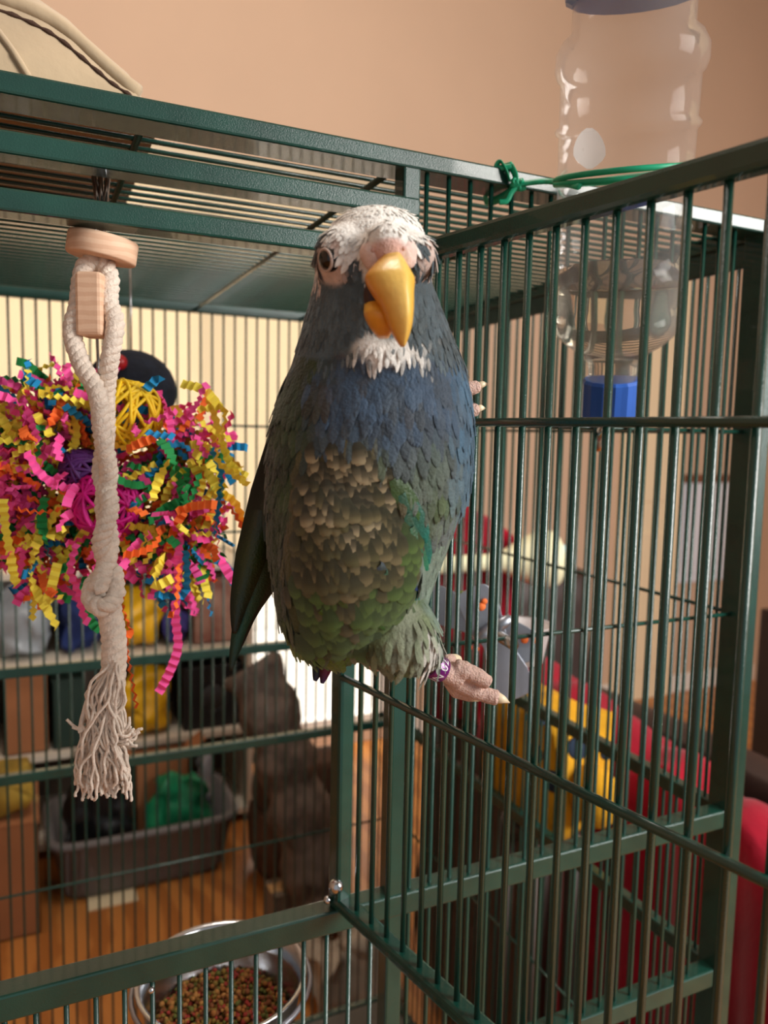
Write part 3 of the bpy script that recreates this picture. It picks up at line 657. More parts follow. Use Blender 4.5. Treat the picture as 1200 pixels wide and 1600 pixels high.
q = MB(); rope(q, spline(g([(158,408,RZ),(135,415,RZ-.002),(127,440,RZ-.003),(122,480,RZ-.004),(113,520,RZ-.004),(128,570,RZ-.006),(152,615,RZ-.007),(160,680,RZ-.004),(170,740,RZ),(162,790,RZ+.005),(172,850,RZ+.002),(160,900,RZ-.006),(150,925,RZ-.010)]), 12), .0052, 75); q.build('rope', ROPE, rt)
q = MB(); rope(q, spline(g([(150,408,RZ+.002),(165,415,RZ),(172,440,RZ-.001),(170,470,RZ-.002),(180,505,RZ-.003),(172,560,RZ-.004),(166,610,RZ+.003),(166,680,RZ+.006),(158,740,RZ+.008),(172,790,RZ-.005),(158,850,RZ-.007),(174,900,RZ+.004),(172,930,RZ+.004)]), 12), .0052, 75); q.build('rope', ROPE, rt)
q = MB(); rope(q, spline(g([(178,890,RZ),(180,930,RZ-.002),(160,950,RZ-.010),(142,935,RZ-.008),(148,910,RZ-.002),(168,905,RZ+.004),(182,925,RZ+.003),(172,945,RZ-.006)]), 12), .0050, 75); q.build('knot', ROPE, rt)
q = MB(); rope(q, spline(g([(165,930,RZ),(172,960,RZ),(178,1000,RZ),(178,1035,RZ),(176,1070,RZ)]), 12), .0068, 70); q.build('rope', ROPE, rt)
q = MB()
for i in range(150):
    x0 = 160 + U_(-1,1)*26; ex = 162 + U_(-42, 40) if i % 6 else U_(185, 222); ey = U_(1195, 1252) if i % 6 else U_(1120, 1165); z0 = RZ + U_(-.008,.008)
    sw = U_(-8, 8); pts = [(178 + (x0-160)*.3, 1040+U_(-10, 20), z0), (x0+U_(-5,5)+5, 1090+U_(-8,8), z0+U_(-.004,.004)), ((x0+ex)/2+sw, 1150+U_(-8,8), z0+U_(-.005,.005)), (ex-sw*.5, ey-28, z0+U_(-.005,.005)), (ex+U_(-4,4), ey, z0)]
    if i % 6 == 0: pts = pts[:3] + pts[4:]
    pp = spline(g(pts), 6); pp = [p + RT*.0006*math.sin(j*1.3+i) + F0*.0006*math.cos(j*1.1+i) for j, p in enumerate(pp)]; q.tube(pp, .0009, 5)
for i in range(4): q.tube(spline(g([(170,1060,RZ),(140,1085+i*4,RZ-.003),(128,1120+i*3,RZ-.004),(122+i*4,1138+i,RZ-.004),(104+i*9,1128+i*8-(i==0)*4,RZ-.005)]), 6), .0009, 5)
tag(q.build('frayed_tassel', ROPE, rt), 'frayed rope end', kind='stuff')
q = MB()
for dx in (-9, 0, 10): q.tube([PZ(157+dx*1.15, 276, RZ+.010), PZ(159+dx*.55, 322, RZ+.008), PZ(160, 372, RZ+.004)], .0016, 8)
q.build('hanging_clip', STEEL, rt)

# ------------------------------------------------------------------ shredded paper toy
TZ = .545
PC = {'pink': (255, 92, 170), 'yellow': (250, 228, 80), 'orange': (255, 116, 44), 'blue': (20, 140, 196), 'green': (30, 142, 72)}
PM = {k_: mat('paper_' + k_, v, .75, 0, .06, 40) for k_, v in PC.items()}
pt = empty('paper_toy', PZ(160, 900, TZ), 'shaggy ball toy of crinkled neon paper strips hanging behind the rope', 'bird toy')
def strip(mb, P, wd, amp=.0012, col=None):
    n = len(P); vs = []
    sd0 = Vector((U_(-1,1), U_(-1,1), U_(-1,1))).normalized()
    for i, p in enumerate(P):
        tg = (P[min(i+1,n-1)] - P[max(i-1,0)]).normalized(); sd = sd0 - tg*sd0.dot(tg); sd = sd.normalized() if sd.length > .05 else tg.orthogonal().normalized(); nn = tg.cross(sd)
        z = amp*(1 if i % 2 else -1); vs += [p - sd*wd/2 + nn*z, p + sd*wd/2 + nn*z]
    fs = [(2*i, 2*i+1, 2*i+3, 2*i+2) for i in range(n-1)]; mb.add(vs, fs)
vars_ = {}
for cname in PC:
    vars_[cname] = []
    for k_ in range(9):
        q = MB(); ln = U_(.02, .045); cur = U_(-1.6, 1.6); cy = U_(-1.2, 1.2); n = int(ln/.0026)
        P = []; p = Vector((0,0,0)); d = Vector((0,0,-1))
        for i in range(n): P.append(p.copy()); p = p + d*.0026; d = (d + Vector((cur, cy, 0))*.09).normalized()
        strip(q, P, U_(.0050, .0070)); vars_[cname].append(q.mesh('paper_strip', PM[cname], smooth=False))
LOB = [(60,660,78,80,.045),(250,690,92,85,.045),(100,780,95,70,.045),(250,800,100,90,.045),(60,840,60,70,.03),(275,870,62,60,.03),(20,720,50,90,.04),(160,830,60,60,.03),(300,740,55,90,.035),(110,640,60,60,.03)]
names = ['pink']*12 + ['yellow']*8 + ['orange']*5 + ['blue']*3 + ['green']*3
cnt = 0
for i in range(420):
    cx, cy, rx, ry, rz_ = random.choice(LOB); a = U_(0, 2*math.pi); b_ = math.acos(U_(-1, 1)); rr_ = U_(.72, 1.0)
    ox, oy, oz = math.sin(b_)*math.cos(a), math.cos(b_), math.sin(b_)*math.sin(a)
    if oz > .35 and R_() < .8: continue
    px, py = cx + rx*rr_*ox, cy - ry*rr_*oy
    if ell(px, py, 203, 645, 36, 62) < 1 and oz < .1: continue
    if ell(px, py, 165, 780, 52, 60) < .9 and oz < 0 and R_() < .75: continue
    if cnt >= 285: break
    cname = random.choice(names)
    o = link('paper_strip', random.choice(vars_[cname]), PZ(px, py, TZ + rz_*oz*rr_), pt); o.rotation_euler = (U_(-1.2, 1.2), U_(-1.2, 1.2), U_(0, 6.28)); cnt += 1
fill = {c_: MB() for c_ in PC}
for i in range(2000):
    cx, cy, rx, ry, rz_ = random.choice(LOB); v = Vector((U_(-1,1), U_(-1,1), U_(-1,1)))
    if v.length > .92: continue
    p = PZ(cx + rx*v.x, cy + ry*v.y, TZ + rz_*v.z)
    q_ = pix(p)
    if ell(q_[0], q_[1], 203, 645, 36, 62) < 1 and v.z < .3: continue
    d = Vector((U_(-1,1), U_(-1,1), U_(-1,1))).normalized(); P = []
    for k_ in range(12): P.append(p.copy()); p = p + d*.0028; d = (d + Vector((U_(-1,1), U_(-1,1), U_(-1.2,.8)))*.25).normalized()
    strip(fill[random.choice(names)], P, .0058)
fm = MB(); mats_ = []
for mi, (c_, mb_) in enumerate(fill.items()): tag(mb_.build('paper_shred', PM[c_], pt, smooth=False), None, kind='stuff')
LONG = [('yellow', [(95,790),(70,830),(48,880),(55,920),(75,955),(92,984)]), ('yellow', [(5,780),(8,820),(15,860),(22,900),(28,915)]), ('pink', [(280,840),(278,900),(274,960),(278,1010),(265,1050),(246,1086)]),
        ('orange', [(195,880),(190,920),(192,950),(203,985),(196,1000),(202,1040),(214,1108)]), ('yellow', [(320,600),(335,650),(350,700),(365,735),(388,758)]), ('yellow', [(310,640),(350,640),(345,690),(340,720),(385,755)]),
        ('pink', [(335,810),(345,870),(360,900),(372,912)]), ('orange', [(340,780),(365,800),(385,840)]), ('yellow', [(345,770),(370,790),(388,845)]), ('green', [(135,900),(130,940),(145,975),(160,985)]),
        ('pink', [(120,850),(110,890),(122,925),(130,960),(140,975)]), ('blue', [(290,860),(292,900),(285,930),(235,928)]), ('yellow', [(240,900),(255,870),(240,915),(275,900)]), ('orange', [(280,880),(275,950),(262,962)]),
        ('yellow', [(90,880),(80,920),(75,940),(100,930)]), ('green', [(330,760),(335,820),(355,840)]), ('blue', [(330,700),(345,740),(340,800),(335,840)]), ('yellow', [(40,570),(45,590),(38,620)]), ('blue', [(45,560),(42,590),(60,600)]), ('yellow', [(285,600),(320,610),(345,640)]),
        ('yellow', [(70,600),(100,650),(115,680)]), ('green', [(65,680),(60,705),(55,720)]), ('pink', [(40,610),(80,660),(20,690)]), ('blue', [(225,610),(250,590),(252,600)]), ('pink', [(225,660),(260,650),(280,640)]), ('blue', [(225,675),(250,680),(275,682)])]
for cname, pts in LONG:
    q = MB(); z0 = TZ - U_(.025, .045); P = spline([PZ(x, y_, z0 + U_(-.004,.004)) for x, y_ in pts], 40)
    out = [P[0]]
    for p in P:
        if (p - out[-1]).length > .0026: out.append(p)
    strip(q, out, .0062, .0011); q.build('paper_strip', PM[cname], pt, smooth=False)
def vine(name, px, py, rpx, Z, colr, m_):
    q = MB(); c = PZ(px, py, Z); r = rpx*Z/FPX
    for i in range(26):
        ax_ = Vector((U_(-1,1), U_(-1,1), U_(-1,1))).normalized(); u = ax_.orthogonal().normalized(); v = ax_.cross(u); rr_ = r*U_(.9, 1.02); wv = U_(.02,.09)
        q.tube([c + (u*math.cos(t) + v*math.sin(t))*rr_ + ax_*r*wv*math.sin(3*t) for t in [2*math.pi*k_/28 for k_ in range(29)]], .0013, 6, False)
    q.build(name, m_, pt)
vine('vine_ball', 200, 648, 54, TZ-.022, None, mat('yellow_vine', (238, 196, 30), .55, 0, .15, 60))
vine('vine_ball', 168, 790, 54, TZ-.022, None, mat('magenta_vine', (206, 14, 132), .55, 0, .15, 60))
vine('vine_ball', 130, 735, 34, TZ-.018, None, mat('purple_vine', (78, 30, 98), .55, 0, .15, 60))
q = MB(); q.tube(spline([Vector((PZ(152,500,TZ).x, PZ(152,500,TZ).y, ZT-.006)), PZ(151, 480, TZ), PZ(153, 560, TZ-.01), PZ(157, 620, TZ-.012)], 6), .0011, 8); q.build('hanging_wire', STEEL, pt)
q = MB(); q.ball(PZ(195, 850, TZ), .014, 16, 10); q.build('wooden_bead', mat('dark_red_bead', (92, 24, 30), .4), pt)

# dark hanging toy behind it
dz = .80
q = MB(); q.ball(PZ(205, 610, dz), 70*dz/FPX, 20, 12, sc=(1, .8, .9))
dt = empty('plush_toy', PZ(205, 672, dz), 'dark navy domed plush toy hanging behind the paper strips', 'bird toy')
q.build('dome', mat('navy_plush', (16, 22, 34), .95, 0, .5, 60, .6, 200), dt)
q = MB(); q.ball(PZ(186, 566, dz-.038), .008, 12, 8); q.build('button', mat('red_button', (160, 24, 30), .4), dt)
q = MB(); tp = PZ(205, 552, dz); q.tube([tp - UPW*.01, Vector((tp.x, tp.y, ZT-.004))], .001, 6); q.build('hanging_wire', STEEL, dt)

# ------------------------------------------------------------------ food cup hooked inside the front, with pellets
bz = onY(350, 1530, YF+.075)
bc = Vector((bz.x, YF+.080, bz.z)); br = .064
bowl = empty('food_bowl', bc - UPW*.055, 'round stainless steel food cup hung inside the cage front', 'bowl')
M = Matrix.Translation(bc)
q = MB(); q.lathe([(.0001,-.052),(.040,-.052),(.052,-.044),(.058,-.020),(.0605,-.002),(.0640,.0008),(.0645,.0018),(.0635,.0024),(.0600,.0008),(.0570,-.018),(.0505,-.042),(.039,-.0495),(.0001,-.0495)], M, 48); q.build('cup', STEEL, bowl)
q = MB(); q.tube([bc + Vector((math.cos(t)*.0665, math.sin(t)*.0665, -.006)) for t in [2*math.pi*k_/40 for k_ in range(41)]], .002, 8, False)
for sx in (-1, 1): q.tube(spline([bc + Vector((sx*.03, -.059, -.006)), bc + Vector((sx*.03, -.074, -.004)), bc + Vector((sx*.03, -.0815, .010)), bc + Vector((sx*.03, -.0805, -.006))], 5), .0018, 8)
q.build('holder_ring', DULL, bowl)
pel = MB(); PCL = [C(150,92,36), C(126,100,34), C(150,48,36), C(92,94,32), C(164,112,52), C(120,66,28)]
for i in range(1500):
    a = U_(0, 6.283); r = .050*math.sqrt(R_()); p = bc + Vector((r*math.cos(a), r*math.sin(a), -.034 + U_(-.004,.003) + .006*(1-(r/.050)**2)))
    pel.ball(p, U_(.0014,.0026), 6, 4, random.choice(PCL), (1, U_(.7,1.3), U_(.7,1)))
pel.ball(bc + UPW*-.044, .05, 20, 6, C(120,84,40), (1.02,1.02,.24))
tag(pel.build('food_pellets', mat('bird_pellets', None, .8, 0, .2, 300, attr='Col')), 'red, green and tan bird pellets filling the steel cup', 'pellets', kind='stuff')

# ------------------------------------------------------------------ metal clamp plates on the front panel bars
cz = .600
cl = empty('clamp_bracket', PZ(775, 1090, cz), 'cross-shaped stainless clamp plates bolted to the bars, smeared with orange food', 'bracket')
def plate(pa, pb, wpx, Z0_, Z1_, name='plate'):
    a, b_ = Vector(pa), Vector(pb); d = (b_-a).normalized(); nrm = Vector((-d.y, d.x)); L_ = (b_-a).length; vs = []; n = 28; out = []
    for k_ in range(n):
        t = 2*math.pi*k_/n; c_, s_ = math.cos(t), math.sin(t)
        u = math.copysign(abs(c_)**.35, c_)*L_/2; v = math.copysign(abs(s_)**.45, s_)*wpx/2*(1 - .35*math.exp(-(u/(L_*.16))**2))
        pp = (a+b_)/2 + d*u + nrm*v; out.append((pp.x, pp.y, (u/L_ + .5)))
    q = MB(); q.rings([[PZ(x, y_, Z0_ + (Z1_-Z0_)*t + dz_) for x, y_, t in out] for dz_ in (0, .0012)]); return q.build(name, DULL, cl, smooth=False, bevel=.0004)
plate((736,918), (812,1090), 62, .592, .600)
plate((655,930), (838,1018), 60, .612, .604)
ca = PZ(774, 985, .600)
q = MB(); q.tube([ca, PZ(772, 990, .598), PZ(803, 1008, .566)], .0042, 14); q.build('bolt', STEEL, cl)
q = MB(); q.tube([PZ(768, 984, .594), PZ(798, 966, .590)], [.006,.004], 10); q.tube([PZ(768, 984, .594), PZ(745, 1000, .590)], [.006,.004], 10); q.build('wing_nut', DULL, cl)
q = MB(); q.box(PZ(795,1030,.63), PZ(840,975,.66)); 
for (x, y_, s_, Z) in ((752,948,.0042,.591),(757,940,.0030,.591),(820,1000,.0036,.600),(836,1001,.003,.600),(803,996,.0036,.600),(733,1012,.003,.598),(745,1014,.0026,.598)):
    q = MB(); q.ball(PZ(x, y_, Z), s_, 8, 5, sc=(1, .5, .8)); q.build('food_smear', mat('orange_food', (232, 112, 44), .7, 0, .2, 200, .5, 300), cl)
q = MB(); q.ball(PZ(722, 928, .596), .0035, 8, 5, sc=(1,.6,.7)); q.build('food_smear', mat('green_food', (120, 150, 40), .7), cl)
# white cup behind the clamp
q = MB(); M = Matrix.Translation(PZ(812, 1000, .66)); q.lathe([(.0001,-.018),(.020,-.018),(.026,.014),(.0275,.015),(.0245,.013),(.019,-.015),(.0001,-.015)], M, 28)
tag(q.build('treat_cup', mat('white_plastic', (232, 226, 226), .45)), 'small white treat cup held behind the steel clamp', 'cup')

# ------------------------------------------------------------------ beige cloth folded on the cage roof
CL = mat('beige_suede', (176, 154, 124), .95, 0, .12, 14, .5, 70, sheen=.3)
cr = empty('beige_cloth', Vector((onY(60, 100, YF+.1).x, YF+.15, ZT)), 'beige suede cloth with stitched hem bunched on the cage roof', 'cloth')
CY = YF + .06
tr_ = [onY(px_, py_, CY) for px_, py_ in ((-160, -70), (-80, -42), (0, -20), (60, 4), (105, 30), (150, 72), (200, 120), (240, 160))]
cprof = [(p.x, p.z) for p in tr_]; cprof[-1] = (cprof[-1][0], ZT + .002)
q = MB(); NX, NY = 48, 26; xa, xb = cprof[0][0], cprof[-1][0]; vs = []
for j in range(NY):
    for i in range(NX):
        u = i/(NX-1); v = j/(NY-1); x = xa + (xb-xa)*u; yy = YF + .028 + .26*v
        k_ = (.30 + .70*math.sin(math.pi/2*min(1, (yy-YF-.028)/.032)))*(1 - .75*sm(CY+.02, CY+.22, yy))
        z = ZT + .001 + max(0, (interp(cprof, x)[1] - ZT)*k_*(1 + .06*noise.noise(Vector((x*26, yy*22, 2))))); vs.append((x, yy, z))
fs = [(j*NX+i, j*NX+i+1, (j+1)*NX+i+1, (j+1)*NX+i) for j in range(NY-1) for i in range(NX-1)]
# closed skirt down to the roof
base = len(vs); rim = [i for i in range(NX)] + [j*NX+NX-1 for j in range(1, NY)] + [(NY-1)*NX+i for i in range(NX-2, -1, -1)] + [j*NX for j in range(NY-2, 0, -1)]
for r_ in rim: vs.append((vs[r_][0], vs[r_][1], ZT+.0005))
for k_ in range(len(rim)): fs.append((rim[k_], rim[(k_+1) % len(rim)], base+(k_+1) % len(rim), base+k_))
q.add(vs, fs); q.build('cloth', CL, cr)
cb = BVHTree.FromPolygons([tuple(p) for p in vs], fs)
def on_cloth(pts, lift):
    out = []
    for p in spline([Vector((x, y_, 0)) for x, y_ in pts], 6):
        d = ray(p.x, p.y).normalized(); h = cb.ray_cast(CAM, d)
        if h[0]: out.append(h[0] - d*lift)
    return out
P = on_cloth([(-60,-22),(0,-4),(60,20),(105,48),(150,88),(195,128),(228,152)], .001)
if len(P) > 2: q = MB(); q.tube(P, .0046, 8); q.build('hem', CL, cr)
P = on_cloth([(-60,2),(0,16),(50,36),(92,60),(135,96),(175,130),(206,150)], .001)
if len(P) > 2: q = MB(); q.tube(P, [.0011 + .0005*math.sin(i*1.7) for i in range(len(P))], 6); q.build('seam', mat('brown_thread', (70, 48, 36), .9), cr)
P = on_cloth([(-10,40),(20,80),(45,120)], .001)
if len(P) > 2: q = MB(); q.tube(P, .002, 6); q.build('fold', CL, cr)

# ------------------------------------------------------------------ things beyond the cage
def lump(a, b_, amp=.012, fr=9.0, n=10, seed=0.0, taper=0.0, pinch=0.0):
    q = MB(); ctr = (Vector(a)+Vector(b_))/2; hs = (Vector(b_)-Vector(a))/2
    bm = bmesh.new(); bmesh.ops.create_cube(bm, size=2); bmesh.ops.subdivide_edges(bm, edges=bm.edges, cuts=n, use_grid_fill=True)
    for v in bm.verts:
        p = v.co.copy(); l_ = max(abs(p.x), abs(p.y), abs(p.z)); rnd = p.normalized()*1.15; p = p*.72 + rnd*.28*l_
        k_ = 1 - taper*(p.z+1)/2 - pinch*max(0, p.z)**2
        w_ = Vector((p.x*hs.x*k_, p.y*hs.y*k_, p.z*hs.z)) + ctr
        d = noise.noise_vector(w_*fr + Vector((seed, seed, 0)))*amp; v.co = w_ + d
    bm.verts.index_update(); q.add([v.co.copy() for v in bm.verts], [tuple(v.index for v in f.verts) for f in bm.faces]); bm.free()
    mz = min(p.z for p in q.v)
    for p in q.v: p.z += (a[2] - mz)
    return q
def carton(name, a, b_, m_, label, cat, flaps=False, group=None):
    """open or closed box with tape and folded flaps"""
    e = empty(name, ((a[0]+b_[0])/2, (a[1]+b_[1])/2, a[2]), label, cat, group); t = .004
    q = MB(); q.box((a[0], a[1], a[2]), (b_[0], a[1]+t, b_[2])); q.box((a[0], b_[1]-t, a[2]), (b_[0], b_[1], b_[2])); q.box((a[0], a[1], a[2]), (a[0]+t, b_[1], b_[2])); q.box((b_[0]-t, a[1], a[2]), (b_[0], b_[1], b_[2])); q.box((a[0], a[1], a[2]), (b_[0], b_[1], a[2]+t))
    q.build('walls', m_, e, smooth=False)
    if flaps:
        for s_, x in ((-1, a[0]), (1, b_[0])):
            q = MB(); q.add([(x, a[1], b_[2]), (x, b_[1], b_[2]), (x+s_*.05, b_[1], b_[2]+.035), (x+s_*.05, a[1], b_[2]+.035), (x, a[1], b_[2]+t), (x, b_[1], b_[2]+t), (x+s_*.05, b_[1], b_[2]+.035+t), (x+s_*.05, a[1], b_[2]+.035+t)], [(0,1,2,3),(4,7,6,5),(0,4,5,1),(2,6,7,3),(1,5,6,2),(0,3,7,4)]); q.build('flap', m_, e, smooth=False)
    else:
        q = MB(); q.box((a[0]-.001, a[1]-.001, b_[2]-t), (b_[0]+.001, b_[1]+.001, b_[2]+.002)); q.build('lid', m_, e, smooth=False)
        q = MB(); ym = (a[1]+b_[1])/2; q.box((a[0]-.002, ym-.02, b_[2]+.001), (b_[0]+.002, ym+.02, b_[2]+.003)); q.build('tape', mat('packing_tape', (176, 138, 92), .3), e, smooth=False)
    return e
CARD = mat('cardboard', (150, 98, 62), .85, 0, .08, 12); BLACKM = mat('black_plastic', (24, 24, 26), .5, 0, .2, 20, .1, 60)
SY = 2.42
sz = lambda py: onY(200, py, SY).z
sxa, sxb = onY(-45, 1000, SY).x, onY(396, 1000, SY).x
sh = empty('shelf_unit', ((sxa+sxb)/2, SY+.17, 0), 'white shelf unit crowded with bags and boxes below the cream shade', 'shelf')
SHM = mat('white_laminate', (206, 196, 180), .5)
for x in (sxa, sxb):
    q = MB(); q.box((x-.018, SY, 0), (x, SY+.34, sz(884))); q.build('side_panel', SHM, sh, smooth=False)
SHZ = [sz(888), sz(1022), sz(1162), .05]
for z in SHZ:
    q = MB(); q.box((sxa, SY, z-.018), (sxb-.018, SY+.34, z)); q.build('shelf', SHM, sh, smooth=False)
q = MB(); q.box((sxa, SY+.335, .02), (sxb-.018, SY+.34, sz(886))); q.build('back_panel', mat('taupe_board', (112, 98, 86), .8), sh, smooth=False)
z1_, z2_ = SHZ[1], SHZ[2]
def onshelf(x0, y0, x1, z, dep=.16, fy=.03):
    a, b_ = boxpx(x0, y0, x1, 1000, SY+fy, dep, z+.001); return a, b_
def bag(name, x0, y0, x1, z, m_, label, cat='bag', amp=.02, dep=.16, fy=.03, seed=0, pinch=.3):
    a, b_ = onshelf(x0, y0, x1, z, dep, fy); return tag(lump(a, b_, amp*1.6, 19, 11, seed, pinch=pinch).build(name, m_), label, cat)
bag('plastic_bag', -8, 918, 76, z1_, mat('grey_blue_film', (150, 158, 164), .3, 0, .15, 8), 'grey-blue plastic bag slumped on the upper shelf', seed=1)
bag('cloth_bundle', 96, 950, 150, z1_, mat('navy_cloth', (24, 42, 92), .9, 0, .2, 20), 'dark navy cloth bundle on the shelf next to the grey bag', 'bundle', seed=2)
bag('snack_bag', 186, 935, 248, z1_, mat('yellow_film', (224, 174, 24), .4, 0, .15, 12), 'yellow snack bag standing on the upper shelf behind the rope', seed=3)
bag('cloth_bundle', 262, 948, 292, z1_, mat('purple_cloth', (58, 52, 116), .9, 0, .2, 20), 'small purple cloth bundle beside the red printed box', 'bundle', seed=4, dep=.1)
a, b_ = onshelf(302, 905, 382, z1_, .2); e = carton('printed_box', a, b_, mat('red_brick_print', (120, 62, 52), .7, 0, 0, 14, col2=(176, 142, 124)), 'red and tan printed box on the upper shelf by the window', 'box')
a, b_ = onshelf(2, 1056, 74, z2_, .2); carton('cardboard_box', a, b_, CARD, 'brown cardboard box on the lower shelf of the white unit', 'box')
a, b_ = onshelf(80, 1062, 130, z2_, .18); carton('storage_box', a, b_, mat('dark_green_card', (26, 48, 40), .6), 'dark green box on the lower shelf beside brown cardboard', 'box')
bag('snack_bag', 196, 1062, 262, z2_, mat('yellow_film'), 'yellow crinkled bag on the lower shelf behind the tassel', seed=5, dep=.1)
spz = onshelf(286, 1040, 378, z2_, .2); e = empty('speaker', ((spz[0][0]+spz[1][0])/2, SY+.13, z2_+.001), 'black speaker box on the lower shelf near the window', 'speaker')
q = MB(); q.box(*spz); q.build('case', BLACKM, e, smooth=False, bevel=.006)
q = MB(); q.lathe([(.0001,.004),(.02,.004),(.04,-.004),(.045,-.008),(.05,-.002)], Matrix.Translation(((spz[0][0]+spz[1][0])/2, SY+.026, (spz[0][2]+spz[1][2])/2)) @ Matrix.Rotation(math.pi/2, 4, 'X'), 28); q.build('cone', mat('dark_cone', (44, 44, 46), .6), e)

# floor basket and its contents
BY = onZ(225, 1388, 0).y
a, b_ = boxpx(98, 1290, 352, 1388, BY, .25, 0); rimz = b_[2]
bk_ = empty('storage_basket', ((a[0]+b_[0])/2, BY+.125, 0), 'large grey plastic basket on the wood floor full of bags and boxes', 'basket')
GB = mat('grey_basket_plastic', (104, 100, 100), .6, 0, .06, 30)
def tray_shell(mb, a, b_, z0, z1, flare, t, n=40):
    cx, cy = (a[0]+b_[0])/2, (a[1]+b_[1])/2; hx, hy = (b_[0]-a[0])/2, (b_[1]-a[1])/2
    def ring(k_, z):
        out = []
        for j in range(n):
            ang = 2*math.pi*j/n; c_, s_ = math.cos(ang), math.sin(ang)
            out.append(Vector((cx + (hx+k_)*math.copysign(abs(c_)**.28, c_), cy + (hy+k_)*math.copysign(abs(s_)**.28, s_), z)))
        return out
    mb.rings([ring(-.01, z0+.001), ring(0, z0+.02), ring(flare, z1-.02), ring(flare+.012, z1-.018), ring(flare+.014, z1), ring(flare-t, z1), ring(-t, z0+.02), ring(-.02, z0+.006)])
q = MB(); tray_shell(q, a, b_, 0, rimz, .030, .006); q.build('tub', GB, bk_)
RIBM = GB
for k_ in range(22):
    x = a[0] + .01 + (b_[0]-a[0]-.02)*k_/21; q = MB(); q.add([(x-.003, BY-.002, .03), (x+.003, BY-.002, .03), (x+.003, BY+.004, .03), (x-.003, BY+.004, .03), (x-.003, BY-.028, rimz-.022), (x+.003, BY-.028, rimz-.022), (x+.003, BY-.02, rimz-.022), (x-.003, BY-.02, rimz-.022)], [(0,1,5,4),(1,2,6,5),(2,3,7,6),(3,0,4,7),(0,3,2,1),(4,5,6,7)]); q.build('rib', RIBM, bk_, smooth=False)
IZ = .02
def inb(x0, y0, x1, fy, dep): return boxpx(x0, y0, x1, 1300, BY+fy, dep, IZ)
lb = lambda nm, x0, y0, x1, fy, dep, m_, label, cat, amp=.02, seed=0: tag(lump(*inb(x0, y0, x1, fy, dep), amp*1.5, 20, 11, seed, pinch=.25).build(nm, m_), label, cat)
lb('rubbish_bag', 104, 1232, 205, .03, .10, mat('black_film', (14, 14, 16), .4, 0, .2, 10), 'black plastic bag stuffed into the grey basket', 'bag', seed=8)
a2, b2 = inb(212, 1184, 296, .14, .08); carton('cardboard_box', a2, b2, CARD, 'brown cardboard box sticking up out of the grey basket', 'box', True)
lb('foil_packet', 236, 1226, 330, .045, .07, mat('green_film', (20, 112, 74), .4, 0, .3, 20), 'shiny green packet leaning in the grey basket', 'packet', seed=10)
lb('plastic_bag', 124, 1172, 184, .165, .065, mat('teal_film', (40, 110, 120), .35, 0, .2, 9), 'teal plastic bag at the back of the grey basket', 'bag', seed=11)
lb('plastic_bag', 312, 1190, 334, .10, .05, mat('clear_grey_film', (138, 140, 148), .25, 0, .2, 9), 'clear grey film bag bulging from the basket corner', 'bag', seed=12)
# floor boxes and papers
a3, b3 = boxpx(-40, 1292, 62, 1412, BY-.10, .26, 0); carton('cardboard_box', a3, b3, CARD, 'brown cardboard box on the wood floor beside the grey basket', 'box')
q = lump((a3[0]+.02, a3[1]+.02, b3[2]+.003), (b3[0]-.02, a3[1]+.16, b3[2]+.10), .03, 16, 8, 3); tag(q.build('crumpled_paper', mat('olive_yellow_paper', (150, 124, 44), .8, 0, .4, 14)), 'crumpled olive-yellow paper heap on top of the floor cardboard box', 'paper')
p = onZ(175, 1402, 0); q = MB(); q.box((p.x-.065, p.y-.045, .0005), (p.x+.065, p.y+.03, .0035)); tag(q.build('paper_sheet', mat('cream_paper', (222, 206, 170), .8), smooth=False), 'cream sheet of paper lying on the floor in front of the basket', 'paper')
# cork log
LZ = 2.05
q = MB(); P = spline([PZ(395, 985, LZ), PZ(428, 1060, LZ-.02), PZ(460, 1150, LZ-.04), PZ(490, 1260, LZ-.06), PZ(512, 1345, LZ-.08)], 10)
q.tube(P, [.075 + .008*math.sin(i*.9) for i in range(len(P))], 28)
for v in q.v: v += noise.noise_vector(v*22)*.012 + noise.noise_vector(v*60)*.004
dz_ = min(v.z for v in q.v)
for v in q.v: v.z = v.z - dz_*(1 if v.z < .3 else max(0, 1-(v.z-.3)))
tag(q.build('cork_log', mat('grey_bark', (88, 76, 68), .95, 0, .45, 26, .8, 60)), 'rough grey-brown bark log leaning in front of the bright window', 'log')
PBY = onZ(455, 1400, 0).y
a, b_ = boxpx(416, 1225, 548, 1400, PBY, .22, 0)
e = empty('pet_bed', ((a[0]+b_[0])/2, PBY+.1, 0), 'dark brown padded pet bed on the floor behind the door hinge', 'pet bed')
PBM = mat('brown_fleece', (70, 48, 36), .95, 0, .3, 16, .5, 80)
lump(a, (b_[0], b_[1], b_[2]*.62), .03, 7, 8, 21).build('cushion', PBM, e); lump((a[0]+.02, a[1]+.10, b_[2]*.5), (b_[0]+.02, b_[1]+.02, b_[2]), .02, 9, 8, 22).build('bolster', PBM, e)
RY = onZ(475, 1455, 0).y; a, b_ = boxpx(428, 1396, 492, 1464, RY, .08, 0)
carton('wicker_box', a, b_, mat('grey_wicker', (112, 98, 84), .9, 0, 0, 10, .5, 60, col2=(84, 72, 60), wave=('X', 40, 1)), 'low grey-brown ribbed box on the floor by the pet bed', 'box')
p = onZ(545, 1570, 0); tag(lump((p.x-.09, p.y-.06, 0), (p.x+.10, p.y+.10, .09), .05, 14, 9, 31).build('crumpled_paper', mat('grey_paper', (150, 140, 126), .9, 0, .3, 12)), 'crumpled grey paper on the floor behind the cage foot', 'paper')

